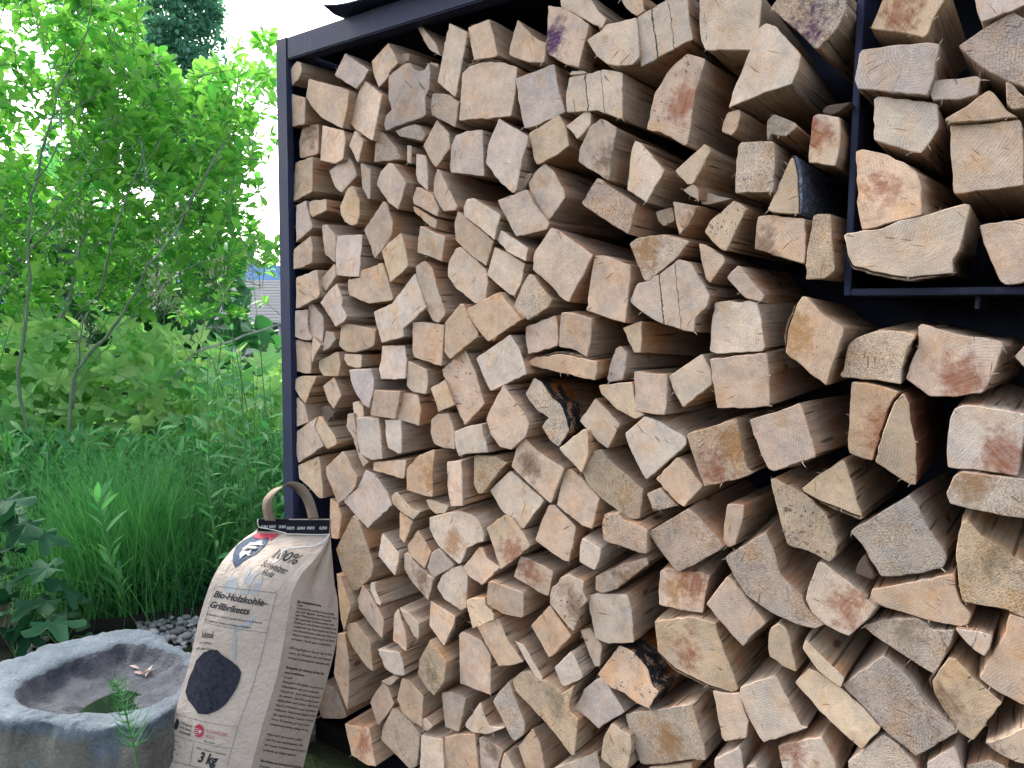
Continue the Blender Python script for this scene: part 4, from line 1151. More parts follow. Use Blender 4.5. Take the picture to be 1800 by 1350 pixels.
# ---- pale lobed hedge below it, and deep foliage that closes the view
def mass(name, label, kind, region, n, d0, d1, s0, s1, mat, seed, up=0.5, cat='hedge', toward=0.0, as_stuff=True, soft=0):
    r = random.Random(seed); m = MB(); c = at_depth(sum(p[0] for p in region) / len(region), 700, (d0 + d1) / 2)
    loc = Vector((c.x, c.y, 0)); k = 0; xs = [p[0] for p in region]; ys = [p[1] for p in region]
    while k < n:
        x, y = r.uniform(min(xs), max(xs)), r.uniform(min(ys), max(ys))
        if not inside(region, x, y): continue
        if noise.noise(Vector((x * .02, y * .02, seed))) < -0.22 and r.random() < 0.65: continue
        if soft and r.random() > (y - min(ys) + 10) / soft: continue
        d = r.uniform(d0, d1); p = at_depth(x, y, d)
        if p.z < 0.02: continue
        v = rdir(r, up); v = (v + Vector((0, -toward, 0))).normalized()
        put_leaf(m, kind, p - loc, v, r.uniform(s0, s1), r.uniform(-.9, .9)); k += 1
    o = m.build(name, mat, None, smooth=True); o.location = loc
    return tag(o, label, cat, kind='stuff' if as_stuff else None)
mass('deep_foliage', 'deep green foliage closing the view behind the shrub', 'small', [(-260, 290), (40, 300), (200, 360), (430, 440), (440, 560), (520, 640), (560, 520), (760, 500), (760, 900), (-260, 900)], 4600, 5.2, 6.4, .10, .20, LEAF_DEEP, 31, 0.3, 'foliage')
mass('lobed_hedge', 'pale green lobed leaves filling the space under the shrub', 'palm', [(-220, 590), (60, 570), (250, 575), (420, 640), (505, 640), (740, 640), (740, 840), (-220, 840)], 1650, 3.35, 4.4, .09, .15, LEAF_HEDGE, 32, 0.55, 'hedge', 0.5)
mass('grassy_undergrowth', 'thick green undergrowth around the grass tuft', 'lance', [(-200, 760), (500, 750), (640, 750), (640, 1075), (330, 1085), (-200, 1010)], 8800, 2.85, 3.5, .045, .10, LEAF_GRASS, 33, 0.75, 'undergrowth', soft=160)
mass('ground_cover', 'fine leafy ground cover beside the paper sack', 'lance', [(270, 880), (500, 850), (500, 1070), (380, 1075), (280, 1060)], 2400, 2.58, 3.0, .03, .065, LEAF_GRASS, 34, 0.35, 'ground cover')

mass('shade_fill_leaves', 'low dark leaves in the shade at the foot of the grass tuft', 'small', [(90, 1035), (250, 1000), (400, 1010), (410, 1078), (250, 1092), (100, 1100)], 650, 2.5, 2.68, .02, .045, LEAF_VINE, 35, 0.4, 'ground cover')  # added dark leaves stand in for shade at the grass base
# ---- ornamental grass tuft
rng = random.Random(44)
base = at_height(235, 1062, 0); root = empty('grass_tuft', base); tag(root, 'dense fine-bladed green ornamental grass tuft behind the stone basin', 'grass tuft')
m = MB()
for k in range(4200):
    a = rng.uniform(0, 6.28); lean = abs(rng.gauss(0, .55)); l = rng.uniform(.34, .70)
    p = Vector((rng.gauss(0, .13), rng.gauss(0, .08), 0)); d = Vector((math.cos(a) * lean, math.sin(a) * lean, 1)).normalized()
    w = rng.uniform(.0009, .0021); pts = []; q = p.copy()
    sag = rng.uniform(.12, .55)
    for s in range(6):
        pts.append(q.copy()); q += d * l / 5; d = (d + Vector((math.cos(a) * .12, math.sin(a) * .12, -sag * .42)) * (s + 1) / 3).normalized()
    sd = Vector((-math.sin(a + rng.gauss(0, .8)), math.cos(a), 0)).normalized()
    vs = []
    for i, c in enumerate(pts): ww = w * (1 - i / 5.2); vs += [c - sd * ww, c + sd * ww]
    m.add(vs, [(2 * i, 2 * i + 1, 2 * i + 3, 2 * i + 2) for i in range(5)])
m.build('blades', LEAF_GRASS, root)
# ---- tall narrow-leaved herbs by the corner post
rng = random.Random(45)
for hi in range(20):
    bx = 365 + hi * 7 + rng.uniform(-8, 8); d = rng.uniform(2.5, 2.9)
    b = at_depth(bx, 1000, d); b.z = 0; tp = at_depth(bx + rng.uniform(-45, 15), rng.uniform(560, 760), d + rng.uniform(-.2, .1))
    r_ = empty('willow_herb', b)
    tag(r_, 'slender upright herb with narrow pointed leaves beside the corner post', 'herb', 'narrow-leaved herbs by the corner post')
    mid = (b + tp) / 2 + Vector((rng.gauss(0, .04), rng.gauss(0, .04), 0)); ln = pline([b, mid, tp], 0.0, rng, 8)
    mm = MB(); mm.tube([p - b for p in ln], [.0035 - .0024 * i / (len(ln) - 1) for i in range(len(ln))], 5); mm.build('stem', STEMG, r_, smooth=True)
    for k in range(24):
        f = 0.12 + .86 * k / 24; i = min(len(ln) - 2, int(f * (len(ln) - 1))); p = ln[i].lerp(ln[i + 1], f * (len(ln) - 1) - i)
        a = k * 2.4 + rng.uniform(-.3, .3); dd = Vector((math.cos(a), math.sin(a), rng.uniform(.3, 1.0))).normalized()
        leaf_obj('lance', LEAF_HERB, p, dd, rng.uniform(.055, .10) * (1.15 - .5 * f), rng.gauss(0, .4), r_)
# ---- one tall weed in front of the tuft
rng = random.Random(46)
ln = pline([at_height(222, 1085, 0), at_depth(213, 1040, 2.36), at_depth(195, 980, 2.34), at_depth(180, 915, 2.33), at_depth(172, 870, 2.33)], 0, rng, 5)
b = ln[0]; r_ = empty('tall_weed', b); tag(r_, 'single tall leafy weed leaning in front of the grass tuft', 'weed')
mm = MB(); mm.tube([p - b for p in ln], [.005 - .003 * i / (len(ln) - 1) for i in range(len(ln))], 6); mm.build('stem', STEMG, r_, smooth=True)
for k in range(26):
    f = 0.1 + .9 * k / 26; i = min(len(ln) - 2, int(f * (len(ln) - 1))); p = ln[i].lerp(ln[i + 1], f * (len(ln) - 1) - i); a = k * 2.4
    leaf_obj('lance', LEAF_HERB, p, Vector((math.cos(a) * .8, math.sin(a) * .5, 1.0)).normalized(), rng.uniform(.055, .10), rng.gauss(0, .5), r_)
# ---- vine with big lobed leaves at the picture's edge
rng = random.Random(47)
b = at_height(40, 1125, 0); r_ = empty('vine_plant', b); tag(r_, 'vine with large lobed blue-green leaves above the stone basin', 'vine')
mm = MB(); spots = [(35, 895), (10, 930), (60, 905), (75, 925), (30, 965), (90, 950), (15, 1000), (45, 1000), (90, 1010), (100, 1045), (70, 1065), (35, 1050), (10, 1075), (55, 1095), (20, 1110), (80, 1085), (-20, 950), (-30, 1020), (-40, 1080), (110, 990), (5, 870), (-15, 900), (50, 940), (-50, 910), (95, 1075), (-60, 1000)]
for x, y in spots:
    d = rng.uniform(2.05, 2.45); p = at_depth(x, y, d)
    if p.z < .03: p.z = .03
    st = Vector((b.x + rng.gauss(0, .12), b.y + rng.gauss(0, .1), 0)); mm.tube([st - b, (st + p) / 2 - b + Vector((0, .03, .06)), p - b], [.003, .002, .0012], 5)
    dd = Vector((rng.uniform(-.7, .9), -rng.uniform(.3, 1), rng.uniform(-.55, .35))).normalized()
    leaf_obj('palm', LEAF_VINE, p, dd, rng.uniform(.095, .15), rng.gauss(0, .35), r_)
mm.build('stem', STEMG, r_)
# ---- small round-leaved weeds by the edging
rng = random.Random(48)
for wi, (x, y, n_) in enumerate([(85, 1112, 6), (150, 1092, 9), (110, 1128, 5), (28, 1140, 6)]):
    b = at_height(x, y + 16, 0); r_ = empty('round_leaved_weed', b); tag(r_, ['heart-leaved seedling just behind the basin rim', 'clover-like weed in the dark behind the basin', 'small round-leaved weed closest to the basin rim', 'seedling weed below the vine at the basin edge'][wi], 'weed', 'small weeds behind the basin')
    mm = MB()
    for k in range(n_):
        p = b + Vector((rng.gauss(0, .045), rng.gauss(0, .03), rng.uniform(.03, .12))); mm.tube([Vector((0, 0, 0)), (p - b) * .6 + Vector((0, 0, .02)), p - b], .0011, 4)
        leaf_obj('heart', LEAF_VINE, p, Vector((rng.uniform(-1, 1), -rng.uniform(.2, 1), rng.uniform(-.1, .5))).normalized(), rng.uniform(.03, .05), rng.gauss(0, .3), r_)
    mm.build('stem', STEMG, r_)
# ---- long thin seed stalks crossing the shrub
rng = random.Random(49)
stalks = [([(10, 830), (0, 640), (70, 480), (160, 350)], 'leaning from the vine up to the shrub'), ([(60, 800), (110, 650), (200, 520), (330, 350)], 'long diagonal from the tuft to the upper leaves'), ([(85, 800), (160, 640), (255, 560), (300, 470)], 'ending in fluffy grey seeds'),
          ([(330, 900), (350, 700), (300, 560), (262, 480)], 'arching back over the tuft'), ([(400, 900), (390, 690), (340, 580), (300, 520)], 'bending towards the seed fluff'), ([(440, 880), (420, 680), (395, 560), (380, 450)], 'standing before the far house'), ([(470, 860), (462, 660), (450, 540), (440, 440)], 'closest to the corner post'), ([(350, 880), (280, 700), (170, 640), (150, 560)], 'leaning over the hedge')]
for pts, w_ in stalks:
    d = rng.uniform(2.8, 3.2); ln = pline([at_depth(x, y, d) for x, y in pts], 0, rng, 6); b = Vector((ln[0].x, ln[0].y, 0)); r_ = empty('seed_stalk', b)
    tag(r_, 'thin green seed stalk ' + w_, 'stalk', 'thin seed stalks')
    mm = MB(); mm.tube([Vector((0, 0, 0))] + [p - b for p in ln], [.0022] + [.002 - .0013 * i / len(ln) for i in range(len(ln))], 5); mm.build('stem', STEMG, r_, smooth=True)
    hd = MB()
    for k in range(90):
        f = rng.uniform(.62, 1.0) ** .5; i = min(len(ln) - 2, int(f * (len(ln) - 1))); p = ln[i] + Vector((rng.gauss(0, .02), rng.gauss(0, .02), rng.gauss(0, .02)))
        put_leaf(hd, 'lance', p - b, rdir(rng, .1), rng.uniform(.012, .03), 0)
    tag(hd.build('seed_head', SEED, r_), kind='stuff')
# ------------------------------------------------------------------ stone basin, edging, pebbles
def stone_mat():
    t = NT('hewn_stone'); P = t.coord()
    a = t.noise(P, 11, 5, 0.65); b = t.noise(P, 120, 5, 0.7); c = t.noise(P, 420, 3, 0.7)
    sep = t.n('ShaderNodeSeparateXYZ'); t.link(P, sep.inputs[0])
    col = t.ramp(t.math('ADD', t.math('MULTIPLY', a, 0.6), t.math('MULTIPLY', b, 0.4)), [(0.3, (0.055, 0.07, 0.088)), (0.48, (0.12, 0.152, 0.182)), (0.70, (0.205, 0.25, 0.285))])  # blue of the sky's light is put into the stone's grey
    tan = t.math('MULTIPLY', t.step(t.noise(P, 9, 4), 0.40, 0.50), t.step(sep.outputs['Z'], 0.200, 0.175))
    col = t.mix(tan, col, t.mix(1.0, col, (1.4, 1.1, 0.78), 'MULTIPLY'))
    sp = t.math('MULTIPLY', t.step(c, 0.58, 0.7), 0.6); col = t.mix(sp, col, (0.32, 0.34, 0.36))
    dk = t.math('MULTIPLY', t.step(t.noise(P, 55, 4, 0.7), 0.42, 0.32), 0.5); col = t.mix(dk, col, (0.06, 0.065, 0.065))
    h = t.math('ADD', b, t.math('MULTIPLY', c, 0.5))
    return t.done(t.principled(col, 0.85, t.bump(h, 0.9, 0.010), 0.3))
def hollow_stone():  # darker blue-grey stone for the inside of the hollow
    t = NT('basin_hollow'); P = t.coord(); a = t.noise(P, 20, 5, 0.65); b = t.noise(P, 190, 4, 0.7)
    col = t.ramp(t.math('ADD', t.math('MULTIPLY', a, 0.6), t.math('MULTIPLY', b, 0.4)), [(0.3, (0.022, 0.028, 0.040)), (0.5, (0.070, 0.076, 0.096)), (0.72, (0.145, 0.145, 0.165))])
    ck = t.math('MULTIPLY', t.step(t.voro(t.vmath('ADD', P, t.vmath('SCALE', t.noise(P, 30, 3, col=True))), 9, 'DISTANCE_TO_EDGE'), 0.012, 0.0), 0.0)
    return t.done(t.principled(col, 0.75, t.bump(t.math('ADD', a, b), 1.0, 0.012), 0.4))
RIMZ = 0.215
outer = [(-70, 1205), (-20, 1172), (60, 1141), (112, 1124), (200, 1108), (255, 1107), (292, 1124), (335, 1150), (352, 1180), (340, 1212), (312, 1240), (278, 1262), (225, 1280), (130, 1272), (40, 1264), (-40, 1258), (-85, 1235)]
inner = [(25, 1212), (40, 1197), (70, 1182), (112, 1163), (170, 1143), (220, 1127), (268, 1133), (312, 1150), (330, 1172), (322, 1200), (298, 1222), (262, 1238), (205, 1246), (150, 1251), (95, 1250), (55, 1242), (32, 1228)]
rng = random.Random(60)
O = [at_height(x, y, RIMZ) for x, y in outer]; I = [at_height(x, y, RIMZ) for x, y in inner]
cb = sum(O, Vector()) / len(O); ci = sum(I, Vector()) / len(I)
def dens(poly, k=4):
    return [p for p in pline(poly + [poly[0]], 0, rng, k)[:-1]]
def by_angle(poly, c, n):
    ang = sorted(((math.atan2(p.y - c.y, p.x - c.x), (p.xy - c.xy).length) for p in dens(poly, 8)))
    out = []
    for k in range(n):
        a = -math.pi + 2 * math.pi * (k + .5) / n
        best = min(ang, key=lambda t: abs((t[0] - a + math.pi) % (2 * math.pi) - math.pi)); out.append(best[1])
    return [(out[i - 1] + out[i] * 4 + out[(i + 1) % n]) / 6 for i in range(n)]
NB = 180; ro = by_angle(O, ci, NB); ri = by_angle(I, ci, NB)
verts = []; faces = []; mi = []
prof = []
def nz(x, y, z, s, a): return a * noise.fractal(Vector((x * s, y * s, z * s)), 1.0, 2.0, 4)
rings = [('w', -0.04, 1.0), ('w', 0.03, 1.02), ('w', 0.06, 1.03), ('w', 0.09, 1.035), ('w', 0.12, 1.04), ('w', 0.15, 1.035), ('w', 0.18, 1.03), ('w', 0.206, 1.02), ('r', 1.0, 0), ('r', .86, 0), ('r', .72, 0), ('r', .58, 0), ('r', .45, 0), ('r', .3, 0), ('r', .15, 0), ('r', 0, 0), ('b', .95, -.020), ('b', .88, -.036), ('b', .76, -.044), ('b', .66, -.047), ('b', .56, -.050), ('b', .46, -.053), ('b', .36, -.056), ('b', .26, -.058), ('b', .16, -.060)]
for kind, a_, b_ in rings:
    for k in range(NB):
        g = -math.pi + 2 * math.pi * (k + .5) / NB; cx, sy = math.cos(g), math.sin(g)
        if kind == 'w': r = ro[k] * b_; z = a_
        elif kind == 'r': r = ri[k] + (ro[k] - ri[k]) * a_; z = RIMZ - (0.003 if a_ == 1.0 else 0) - (0.006 if a_ == 0 else 0)
        else: r = ri[k] * a_; z = RIMZ + b_ - 0.026 * max(0, -sy) * (1 - a_)
        x, y = ci.x + r * cx, ci.y + r * sy
        amp = .016 if kind == 'w' else .007 if kind == 'r' else .013
        x += nz(x, y, z, 14, amp); y += nz(x + 9, y, z, 14, amp); z += nz(x, y + 5, z, 18, amp * .8); rg = nz(x + 3, y, z * 1.3, 60, .0045); x += rg * cx; y += rg * sy; z += rg * .7 if kind != 'w' else 0
        verts.append(Vector((x, y, z)))
nr_ = len(rings)
for r in range(nr_ - 1):
    for k in range(NB):
        j = (k + 1) % NB; faces.append((r * NB + k, r * NB + j, (r + 1) * NB + j, (r + 1) * NB + k)); mi.append(1 if r >= 15 else 0)
verts.append(Vector((ci.x, ci.y - .02, RIMZ - .062))); cidx = len(verts) - 1
for k in range(NB): faces.append(((nr_ - 1) * NB + k, (nr_ - 1) * NB + (k + 1) % NB, cidx)); mi.append(1)
base = Vector((ci.x, ci.y, 0))
basin = empty('stone_basin', base); tag(basin, 'rough hewn grey stone basin with a shallow hollow and a little water', 'basin')
mesh_obj('stone_body', [v - base for v in verts], faces, [stone_mat(), hollow_stone()], basin, None, mi, True)
t = NT('dark_water'); WATER = t.done(t.principled((0.006, 0.012, 0.008), 0.08, t.bump(t.noise(t.coord(), 25, 2), 0.05, 0.004), 0.5))
wp = [at_height(x, y, RIMZ - .052) for x, y in [(138, 1252), (160, 1236), (192, 1221), (222, 1214), (248, 1221), (276, 1236), (262, 1250), (205, 1260)]]
wp = dens(wp, 3); wc = sum(wp, Vector()) / len(wp)
mesh_obj('water', [wc - base] + [p - base for p in wp], [(0, 1 + k, 1 + (k + 1) % len(wp)) for k in range(len(wp))], WATER, basin)
# pink dried petals lying in the hollow
for k, (x, y) in enumerate([(236, 1184), (247, 1188), (256, 1192), (244, 1178)]):
    p = at_height(x, y, RIMZ - .047); d = Vector((rng.uniform(-1, 1), rng.uniform(-.5, .5), .1)).normalized()
    mm = MB(); put_leaf(mm, 'lance', Vector((0, 0, .004)), d, .035, rng.uniform(-.5, .5)); o = mm.build('dried_petal', LEAF_DRY); o.location = p
    tag(o, 'curled pinkish dried petal lying in the stone basin', 'petal', 'dried petals in the basin')
# edging
p0, p1, p2 = at_height(60, 1128, 0), at_height(250, 1098, 0), at_height(470, 1078, 0)
mm = MB(); d = (p2 - p0).normalized(); nrm = Vector((-d.y, d.x, 0)); t = NT('edging_metal'); ED = t.done(t.principled((0.012, 0.011, 0.010), 0.6, t.bump(t.noise(t.coord(), 70, 4), 0.4, 0.003), 0.3))
pts = pline([p0 - d * .8, p0, p1, p2, p2 + d * .3], 0.002, rng, 6); vs = []; fs = []
for p in pts: vs += [p + Vector((0, 0, -.02)), p + Vector((0, 0, .035)), p + Vector((0, 0, .035)) + nrm * .008, p + Vector((0, 0, -.02)) + nrm * .008]
for i in range(len(pts) - 1):
    for k in range(4): a = i * 4 + k; b = i * 4 + (k + 1) % 4; fs.append((a, a + 4, b + 4, b))
fs += [(0, 1, 2, 3), tuple(len(vs) - 4 + k for k in (3, 2, 1, 0))]
o = mesh_obj('garden_edging', vs, fs, ED); tag(o, 'low dark metal strip edging the planting bed', 'edging')
# pebbles
t = NT('river_pebble'); info = t.n('ShaderNodeObjectInfo'); P = t.coord(); n_ = t.noise(P, 60, 4)
PEB = t.done(t.principled(t.mix(1.0, t.ramp(info.outputs['Random'], [(0, (0.12, 0.13, 0.13)), (.5, (0.25, 0.26, 0.26)), (1, (0.44, 0.45, 0.43))]), t.ramp(n_, [(0.3, 0.7), (0.7, 1.1)]), 'MULTIPLY'), 0.7, t.bump(n_, 0.2, 0.002), 0.3))
pm = []
for k in range(5):
    bm = bmesh.new(); bmesh.ops.create_icosphere(bm, subdivisions=2, radius=1)
    sc_ = Vector((rng.uniform(.9, 1.3), rng.uniform(.75, 1), rng.uniform(.5, .7)))
    for v in bm.verts: v.co = Vector((v.co.x * sc_.x, v.co.y * sc_.y, v.co.z * sc_.z)) * (1 + .12 * noise.noise(v.co * 1.3 + Vector((k * 5, 0, 0))))
    me = bpy.data.meshes.new('river_pebble'); bm.to_mesh(me); bm.free(); me.materials.append(PEB); me.polygons.foreach_set('use_smooth', [True] * len(me.polygons)); pm.append(me)
placed = []
def pebble(x, y, r, z=0.0):
    p = at_height(x, y, 0); p.z = z + r * .55
    for q, s in placed:
        if (p - q).length < (r + s) * .72: return
    placed.append((p.copy(), r)); o = bpy.data.objects.new('river_pebble', rng.choice(pm)); COL.objects.link(o); o.location = p
    o.scale = (r, r, r); o.rotation_euler = (rng.gauss(0, .25), rng.gauss(0, .25), rng.uniform(0, 6.28))
    tag(o, 'smooth grey river pebble in the gravel patch between basin and paper sack', 'pebble', 'river pebbles by the basin')
for k in range(700):
    f = rng.random(); x = 245 + 130 * f; y = rng.uniform(1088 + 4 * (1 - f), 1112 + 45 * f)
    pebble(x, y, rng.uniform(.008, .016))
for k in range(60): pebble(rng.uniform(262, 350), rng.uniform(1092, 1130), rng.uniform(.009, .016), .013)
for k in range(40): pebble(rng.uniform(30, 75), rng.uniform(1128, 1148), rng.uniform(.010, .017))
# horsetail growing before the basin
rng = random.Random(61)
ln = pline([Vector((*at_depth(243, 1360, 1.36).xy, 0)), at_depth(240, 1345, 1.36), at_depth(226, 1275, 1.37), at_depth(213, 1225, 1.38), at_depth(200, 1197, 1.39)], 0, rng, 5)
b = ln[0]; r_ = empty('horsetail', b); tag(r_, 'young green horsetail with needle whorls growing before the stone basin', 'horsetail')
mm = MB(); mm.tube([p - b for p in ln], [.0026 - .0018 * i / (len(ln) - 1) for i in range(len(ln))], 6); mm.build('stem', STEMG, r_, smooth=True)
L_ = len(ln) - 1
for k in range(11):
    f = .34 + .66 * k / 11; i = min(L_ - 1, int(f * L_)); p = ln[i].lerp(ln[i + 1], f * L_ - i) - b; ns = MB()
    for q in range(9):
        a = 6.28 * q / 9 + k; l = .038 * (1.12 - .75 * (k / 11)) * rng.uniform(.7, 1.15); d = Vector((math.cos(a), math.sin(a), .55)).normalized()
        ns.tube([p, p + d * l * .6, p + d * l + Vector((0, 0, l * .35))], [.0008, .0007, .0003], 4, cap=False)
    ns.build('needle_whorl', LEAF_HERB, r_)

# ------------------------------------------------------------------ the paper sack
def paper():
    t = NT('kraft_paper'); P = t.coord(); a = t.noise(P, 30, 4, 0.6); b = t.noise(P, 500, 3, 0.7); c = t.noise(P, 9, 4, 0.65, 0.8)
    col = t.ramp(t.math('ADD', t.math('MULTIPLY', a, 0.6), t.math('MULTIPLY', b, 0.4)), [(0.3, (0.350, 0.292, 0.238)), (0.7, (0.440, 0.378, 0.322))])
    cre = t.voro(t.vmath('ADD', P, t.vmath('SCALE', t.noise(P, 14, 3, col=True))), 17, 'F1')
    cre.node.inputs['Scale'].default_value = 13
    h = t.math('ADD', t.math('MULTIPLY', c, 1.0), t.math('MULTIPLY', cre, 0.35)); h = t.math('ADD', h, t.math('MULTIPLY', b, 0.02))
    return t.done(t.principled(col, 0.75, t.bump(h, 0.5, 0.007), 0.25))
KRAFT = paper()
def ink(name, c, rough=0.6):
    t = NT(name); return t.done(t.principled(c, rough, None, 0.2))
INK = ink('black_ink', (0.018, 0.022, 0.030)); NAVY = ink('navy_ink', (0.014, 0.036, 0.075)); RED = ink('red_ink', (0.36, 0.03, 0.06)); PALE = ink('pale_blue_ink', (0.29, 0.305, 0.31)); WHITE = ink('white_print', (0.42, 0.42, 0.42)); 
def coal(name, a, b):
    t = NT(name); n_ = t.noise(t.coord(), 110, 6, 0.75); return t.done(t.principled(t.ramp(n_, [(0.36, a), (0.66, b)]), 0.6, None, 0.2))
COAL = coal('coal_print', (0.002, 0.003, 0.007), (0.024, 0.029, 0.046)); COAL2 = coal('coal_print_light', (0.008, 0.011, 0.02), (0.028, 0.032, 0.05))
LINE = ink('hairline_ink', (0.16, 0.16, 0.17)); PINK = ink('pale_red_ink', (0.33, 0.10, 0.11))
# rows from foot to neck: y, front outer edge, front inner edge (crease), gusset edge, depth of the gusset edge, gusset depth
ROWS = [(1478, 250, 404, 492, 1.525, .092), (1440, 262, 415, 502, 1.535, .095), (1350, 285, 439, 527, 1.555, .098), (1260, 309, 463, 549, 1.575, .098), (1180, 332, 487, 573, 1.592, .095),
        (1100, 350, 502, 592, 1.600, .088), (1040, 369, 512, 594, 1.606, .080), (1005, 386, 528, 588, 1.611, .066), (978, 404, 553, 585, 1.615, .042), (958, 422, 569, 583, 1.618, .020), (942, 446, 577.5, 581, 1.622, .006), (930, 455, 579, 580.5, 1.624, .004), (912, 456, 580, 581, 1.628, .003)]
sackp = []
for i, (y, a, b, c, dg, gd) in enumerate(ROWS):
    sk = max(0.0, min(1.0, (y - 925) / 90))
    FRp = at_depth(b, y + 8 * sk, dg - gd); FLp = at_depth(a, y - 12 * sk, dg - gd + .040 * (0.3 + .7 * sk)); SRp = at_depth(c, y + 8 * sk + 15 * sk, dg)
    BLp = FLp + (SRp - FRp)
    sackp.append((FLp, FRp, SRp, BLp))
foot = at_depth(370, 1480, 1.5); foot.z = 0
dz0 = min(min(p.z for p in r) for r in sackp)
sack = empty('charcoal_sack', foot); tag(sack, 'tall paper sack of charcoal briquettes leaning against the rack, white cord hanging', 'sack')
NR = len(ROWS)
def rowpt(k, v):                       # smooth along the rows
    v = max(0.0, min(0.9999, v)) * (NR - 1); i = int(v); f = v - i
    P_ = [sackp[max(0, min(NR - 1, j))][k] for j in (i - 1, i, i + 1, i + 2)]
    return 0.5 * ((2 * P_[1]) + (P_[2] - P_[0]) * f + (2 * P_[0] - 5 * P_[1] + 4 * P_[2] - P_[3]) * f * f + (3 * P_[1] - P_[0] - 3 * P_[2] + P_[3]) * f ** 3)
def vrow(y):                           # picture row -> v
    for i in range(NR - 1):
        if ROWS[i][0] >= y >= ROWS[i + 1][0]: return (i + (ROWS[i][0] - y) / (ROWS[i][0] - ROWS[i + 1][0])) / (NR - 1)
    return 0 if y > ROWS[0][0] else 1
def face_pt(side, u, v, lift=0.0):
    k0, k1 = ((0, 1), (1, 2), (2, 3), (3, 0))[side]
    a, b = rowpt(k0, v), rowpt(k1, v)
    n = (b - a).cross(rowpt(k0, min(1, v + .02)) - rowpt(k0, max(0, v - .02)))
    n = n.normalized() if n.length > 1e-9 else Vector((0, -1, 0))
    full = max(0.0, 1 - v * 1.05) ** .6 if v < .95 else 0
    bul = .012 * math.sin(math.pi * u) * min(1, full * 1.6) * (1 if side != 1 else .2)
    bul += (.0040 * noise.noise(Vector((u * 2.3 + side * 7, v * 7, 1.0))) + .0026 * (0.5 - abs(noise.noise(Vector((u * 4.5 + v * 3 + side * 7, v * 13 - u * 2, 4.0)))))) * (1 - abs(2 * u - 1) ** 4) * min(1, (1 - v) * 8)
    if side == 1: bul -= .016 * math.exp(-((u - .5) / .16) ** 2) * max(0, min(1, (v - .42) * 3)) * (1 - max(0, v - .8) * 4)
    return a.lerp(b, u) + n * (bul + lift)
NU_, NV_ = 20, 110
verts = []; faces = []
for j in range(NV_ + 1):
    for s in range(4):
        for i in range(NU_): verts.append(face_pt(s, i / NU_, j / NV_) - foot)
per = 4 * NU_
for j in range(NV_):
    for i in range(per): k = (i + 1) % per; faces.append((j * per + i, j * per + k, (j + 1) * per + k, (j + 1) * per + i))
faces.append(tuple(range(per))[::-1]); faces.append(tuple(NV_ * per + i for i in range(per)))
mesh_obj('paper_body', verts, faces, KRAFT, sack, None, None, True, RAD(32))
def strip_on(side, u0, u1, va, vb, lift, n=14, m=3):
    vs = [face_pt(side, u0 + (u1 - u0) * i / n, va + (vb - va) * j / m, lift) - foot for j in range(m + 1) for i in range(n + 1)]
    return vs, [(j * (n + 1) + i, j * (n + 1) + i + 1, (j + 1) * (n + 1) + i + 1, (j + 1) * (n + 1) + i) for j in range(m) for i in range(n)]
# black band folded over the top, in two lapped lengths
t = NT('black_band'); BAND = t.done(t.principled((0.004, 0.005, 0.008), 0.6, t.bump(t.noise(t.coord(), 90, 3), 0.15, 0.002), 0.12))
band = MB()
def flap(u0, u1, va, vb, lift, mb=band, side=0):
    vs, fs = strip_on(side, u0, u1, va, vb, lift); mb.add(vs, fs)
    vs2, fs2 = strip_on(side, u0, u1, va, vb, lift + .0012); b_ = len(vs); n = 15
    mb.add(vs2, [f for f in fs2])
vA, vB = vrow(936), 0.9995
flap(-.005, .42, vA + .02, vB, .0022); flap(.42, 1.005, vA - .015, vB - .012, .0034); flap(0.0, 1.0, vA + .01, vB, .002, band, 2)
bandobj = band.build('top_band', BAND, sack); sm = bandobj.modifiers.new('t', 'SOLIDIFY'); sm.thickness = .0006
def text_on(name, txt, side, u, v, h, mat, lift=.0016, parent=sack, bold=0.0, rot=0.0, width=None, flip=False, align='LEFT', squeeze=1.0, shear=0.0):
    """lettering laid on the curved paper; h = capital height in metres"""
    cu = bpy.data.curves.new('lettering', 'FONT'); cu.body = txt; cu.size = 1.0; cu.offset = bold; cu.resolution_u = 3; cu.align_x = align; cu.shear = shear
    ob = bpy.data.objects.new('lettering', cu); COL.objects.link(ob)
    me = bpy.data.meshes.new_from_object(ob); bpy.data.objects.remove(ob); bpy.data.curves.remove(cu)
    if not me.vertices: return None
    bm = bmesh.new(); bm.from_mesh(me); bmesh.ops.triangulate(bm, faces=bm.faces); bm.to_mesh(me); bm.free()
    k0, k1 = ((0, 1), (1, 2), (2, 3), (3, 0))[side]
    W_ = (rowpt(k1, v) - rowpt(k0, v)).length; H_ = (rowpt(k0, min(1, v + .05)) - rowpt(k0, max(0, v - .05))).length / (min(1, v + .05) - max(0, v - .05))
    s = h / 0.70; xmax = max(vv.co.x for vv in me.vertices)
    if width: squeeze = width * W_ / (xmax * s)
    c, sn = math.cos(rot), math.sin(rot); out = []
    for vv in me.vertices:
        x, y = vv.co.x * s * squeeze, vv.co.y * s
        if flip: x, y = xmax * s * squeeze - x, .7 * s - y
        x, y = x * c - y * sn, x * sn + y * c
        out.append(face_pt(side, u + x / W_, v + y / H_, lift) - foot)
    fs = [tuple(p.vertices) for p in me.polygons]; bpy.data.meshes.remove(me)
    return mesh_obj(name, out, fs, mat, parent)
